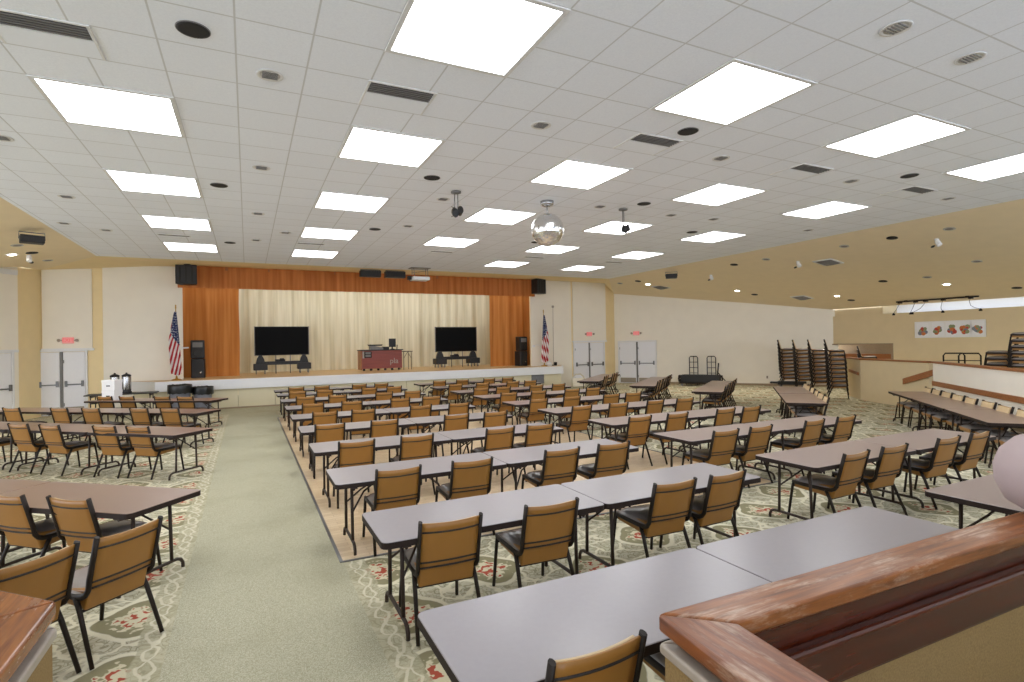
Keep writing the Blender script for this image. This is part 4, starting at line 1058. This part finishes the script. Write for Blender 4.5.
ml = MB(); poly(ml, [(-.70, 2.775), (-.76, 2.765), (-.78, -1.5), (-.722, -1.5)], .925, .968); poly(ml, [(-.70, 2.775), (-2.29, 4.375), (-2.33, 4.33), (-.76, 2.765)], .925, .968)
ml.build('edge_molding', M['molding'], rl, .012, 3)  # taupe again paints the bright highlight along the wood
fl = MB(); poly(fl, [(-.715, 2.765), (-.76, 2.765), (-.78, -1.5), (-.735, -1.5)], 0, .925); poly(fl, [(-.715, 2.765), (-2.30, 4.36), (-2.33, 4.33), (-.76, 2.765)], 0, .925)
fl.build('carpet_facing', M['fabric'], rl)
struct(MB().prism([(1.5, 1.36), (7, 1.26), (7, -6), (1.2, -6), (1.28, -1.5)], 0, .34).build('floor_platform_right', M['runner']))
struct(MB().prism([(-.88, 2.65), (-2.4, 4.2), (-9, 4.2), (-9, -6), (-.9, -6)], 0, .34).build('floor_platform_left', M['runner']))
struct(MB().box(1.2, 12, -2.6, -2.5, 0, 2.5).build('shade_wall_right', M['tan_dark']))  # unseen wall added behind the camera to shade the rail's inner faces
struct(MB().box(-9, -.9, -2.6, -2.5, 0, 2.5).build('shade_wall_left', M['tan_dark']))  # added out of view as well, keeps low light off the railing
# made-up dome on the rail, standing in for a pale pink camera blur
pk = MB().lathe([(.02, 0), (.14, .01), (.20, .06), (.235, .16), (.24, .25), (.215, .34), (.16, .41), (.08, .45), (.01, .46)], 32, (0, 0, 0)).build('pink_blur_dome', M['pink'], smooth=True)
pk.location = (4.085, 1.40, CT); pk.scale = (1.35, 1.2, 1.0); tag(pk, 'pale pink dome added in place of a camera blur at right edge', 'dome')

# ------------------------------------------------------------------ light
def point(name, loc, e, col=(1, .9, .75), rad=.06):
    l = bpy.data.lights.new(name, 'POINT'); l.energy = e; l.color = col; l.shadow_soft_size = rad
    o = bpy.data.objects.new(name, l); C.objects.link(o); o.location = loc; return o
for (x, y, z) in LIT+[(-5.23, 17.56, 4.52)]:
    l = bpy.data.lights.new('downlight_beam', 'SPOT'); l.energy = 230; l.color = (1, .92, .8); l.spot_size = R(110); l.spot_blend = .8; l.shadow_soft_size = .06
    o = bpy.data.objects.new('downlight_beam', l); C.objects.link(o); o.location = (x, y, z-.06)
def area(name, loc, rot, sx, sy, e, col=(1, 1, 1)):
    l = bpy.data.lights.new(name, 'AREA'); l.shape = 'RECTANGLE'; l.size = sx; l.size_y = sy; l.energy = e; l.color = col
    o = bpy.data.objects.new(name, l); C.objects.link(o); o.location = loc; o.rotation_euler = rot; return o
area('stage_border_light', (4.9, 23.2, 5.6), (R(25), 0, 0), 13, .4, 95, (1, .98, .94))
area('recess_light', (23.1, 7, 3.0), (PI, 0, 0), .3, 11, 5, (.9, .95, 1))
w = bpy.data.worlds.new('room_ambience'); bpy.context.scene.world = w; w.use_nodes = True
w.node_tree.nodes['Background'].inputs[0].default_value = (.88, .96, 1.12, 1)
w.node_tree.nodes['Background'].inputs[1].default_value = 3.9

# ------------------------------------------------------------------ camera
cam = bpy.data.cameras.new('camera'); co = bpy.data.objects.new('camera', cam); C.objects.link(co)
cam.sensor_width = 36; cam.lens = 544.111602/1024*36; cam.clip_end = 200
yaw, pitch, roll = .452639345, .00550178216, -.0174961649
f = Vector((math.sin(yaw)*math.cos(pitch), math.cos(yaw)*math.cos(pitch), math.sin(pitch)))
r0 = Vector((math.cos(yaw), -math.sin(yaw), 0)); u0 = r0.cross(f)
rv = r0*math.cos(roll)+u0*math.sin(roll); uv = -r0*math.sin(roll)+u0*math.cos(roll)
mw = Matrix.Identity(4)
for i in range(3): mw[i][0], mw[i][1], mw[i][2] = rv[i], uv[i], -f[i]
mw[0][3], mw[1][3], mw[2][3] = 0, 0, EYE
co.matrix_world = mw
sc = bpy.context.scene; sc.camera = co
sc.view_settings.view_transform = 'Standard'; sc.view_settings.look = 'None'
sc.view_settings.gamma = 1; sc.view_settings.use_curve_mapping = False; sc.view_settings.exposure = 0.05
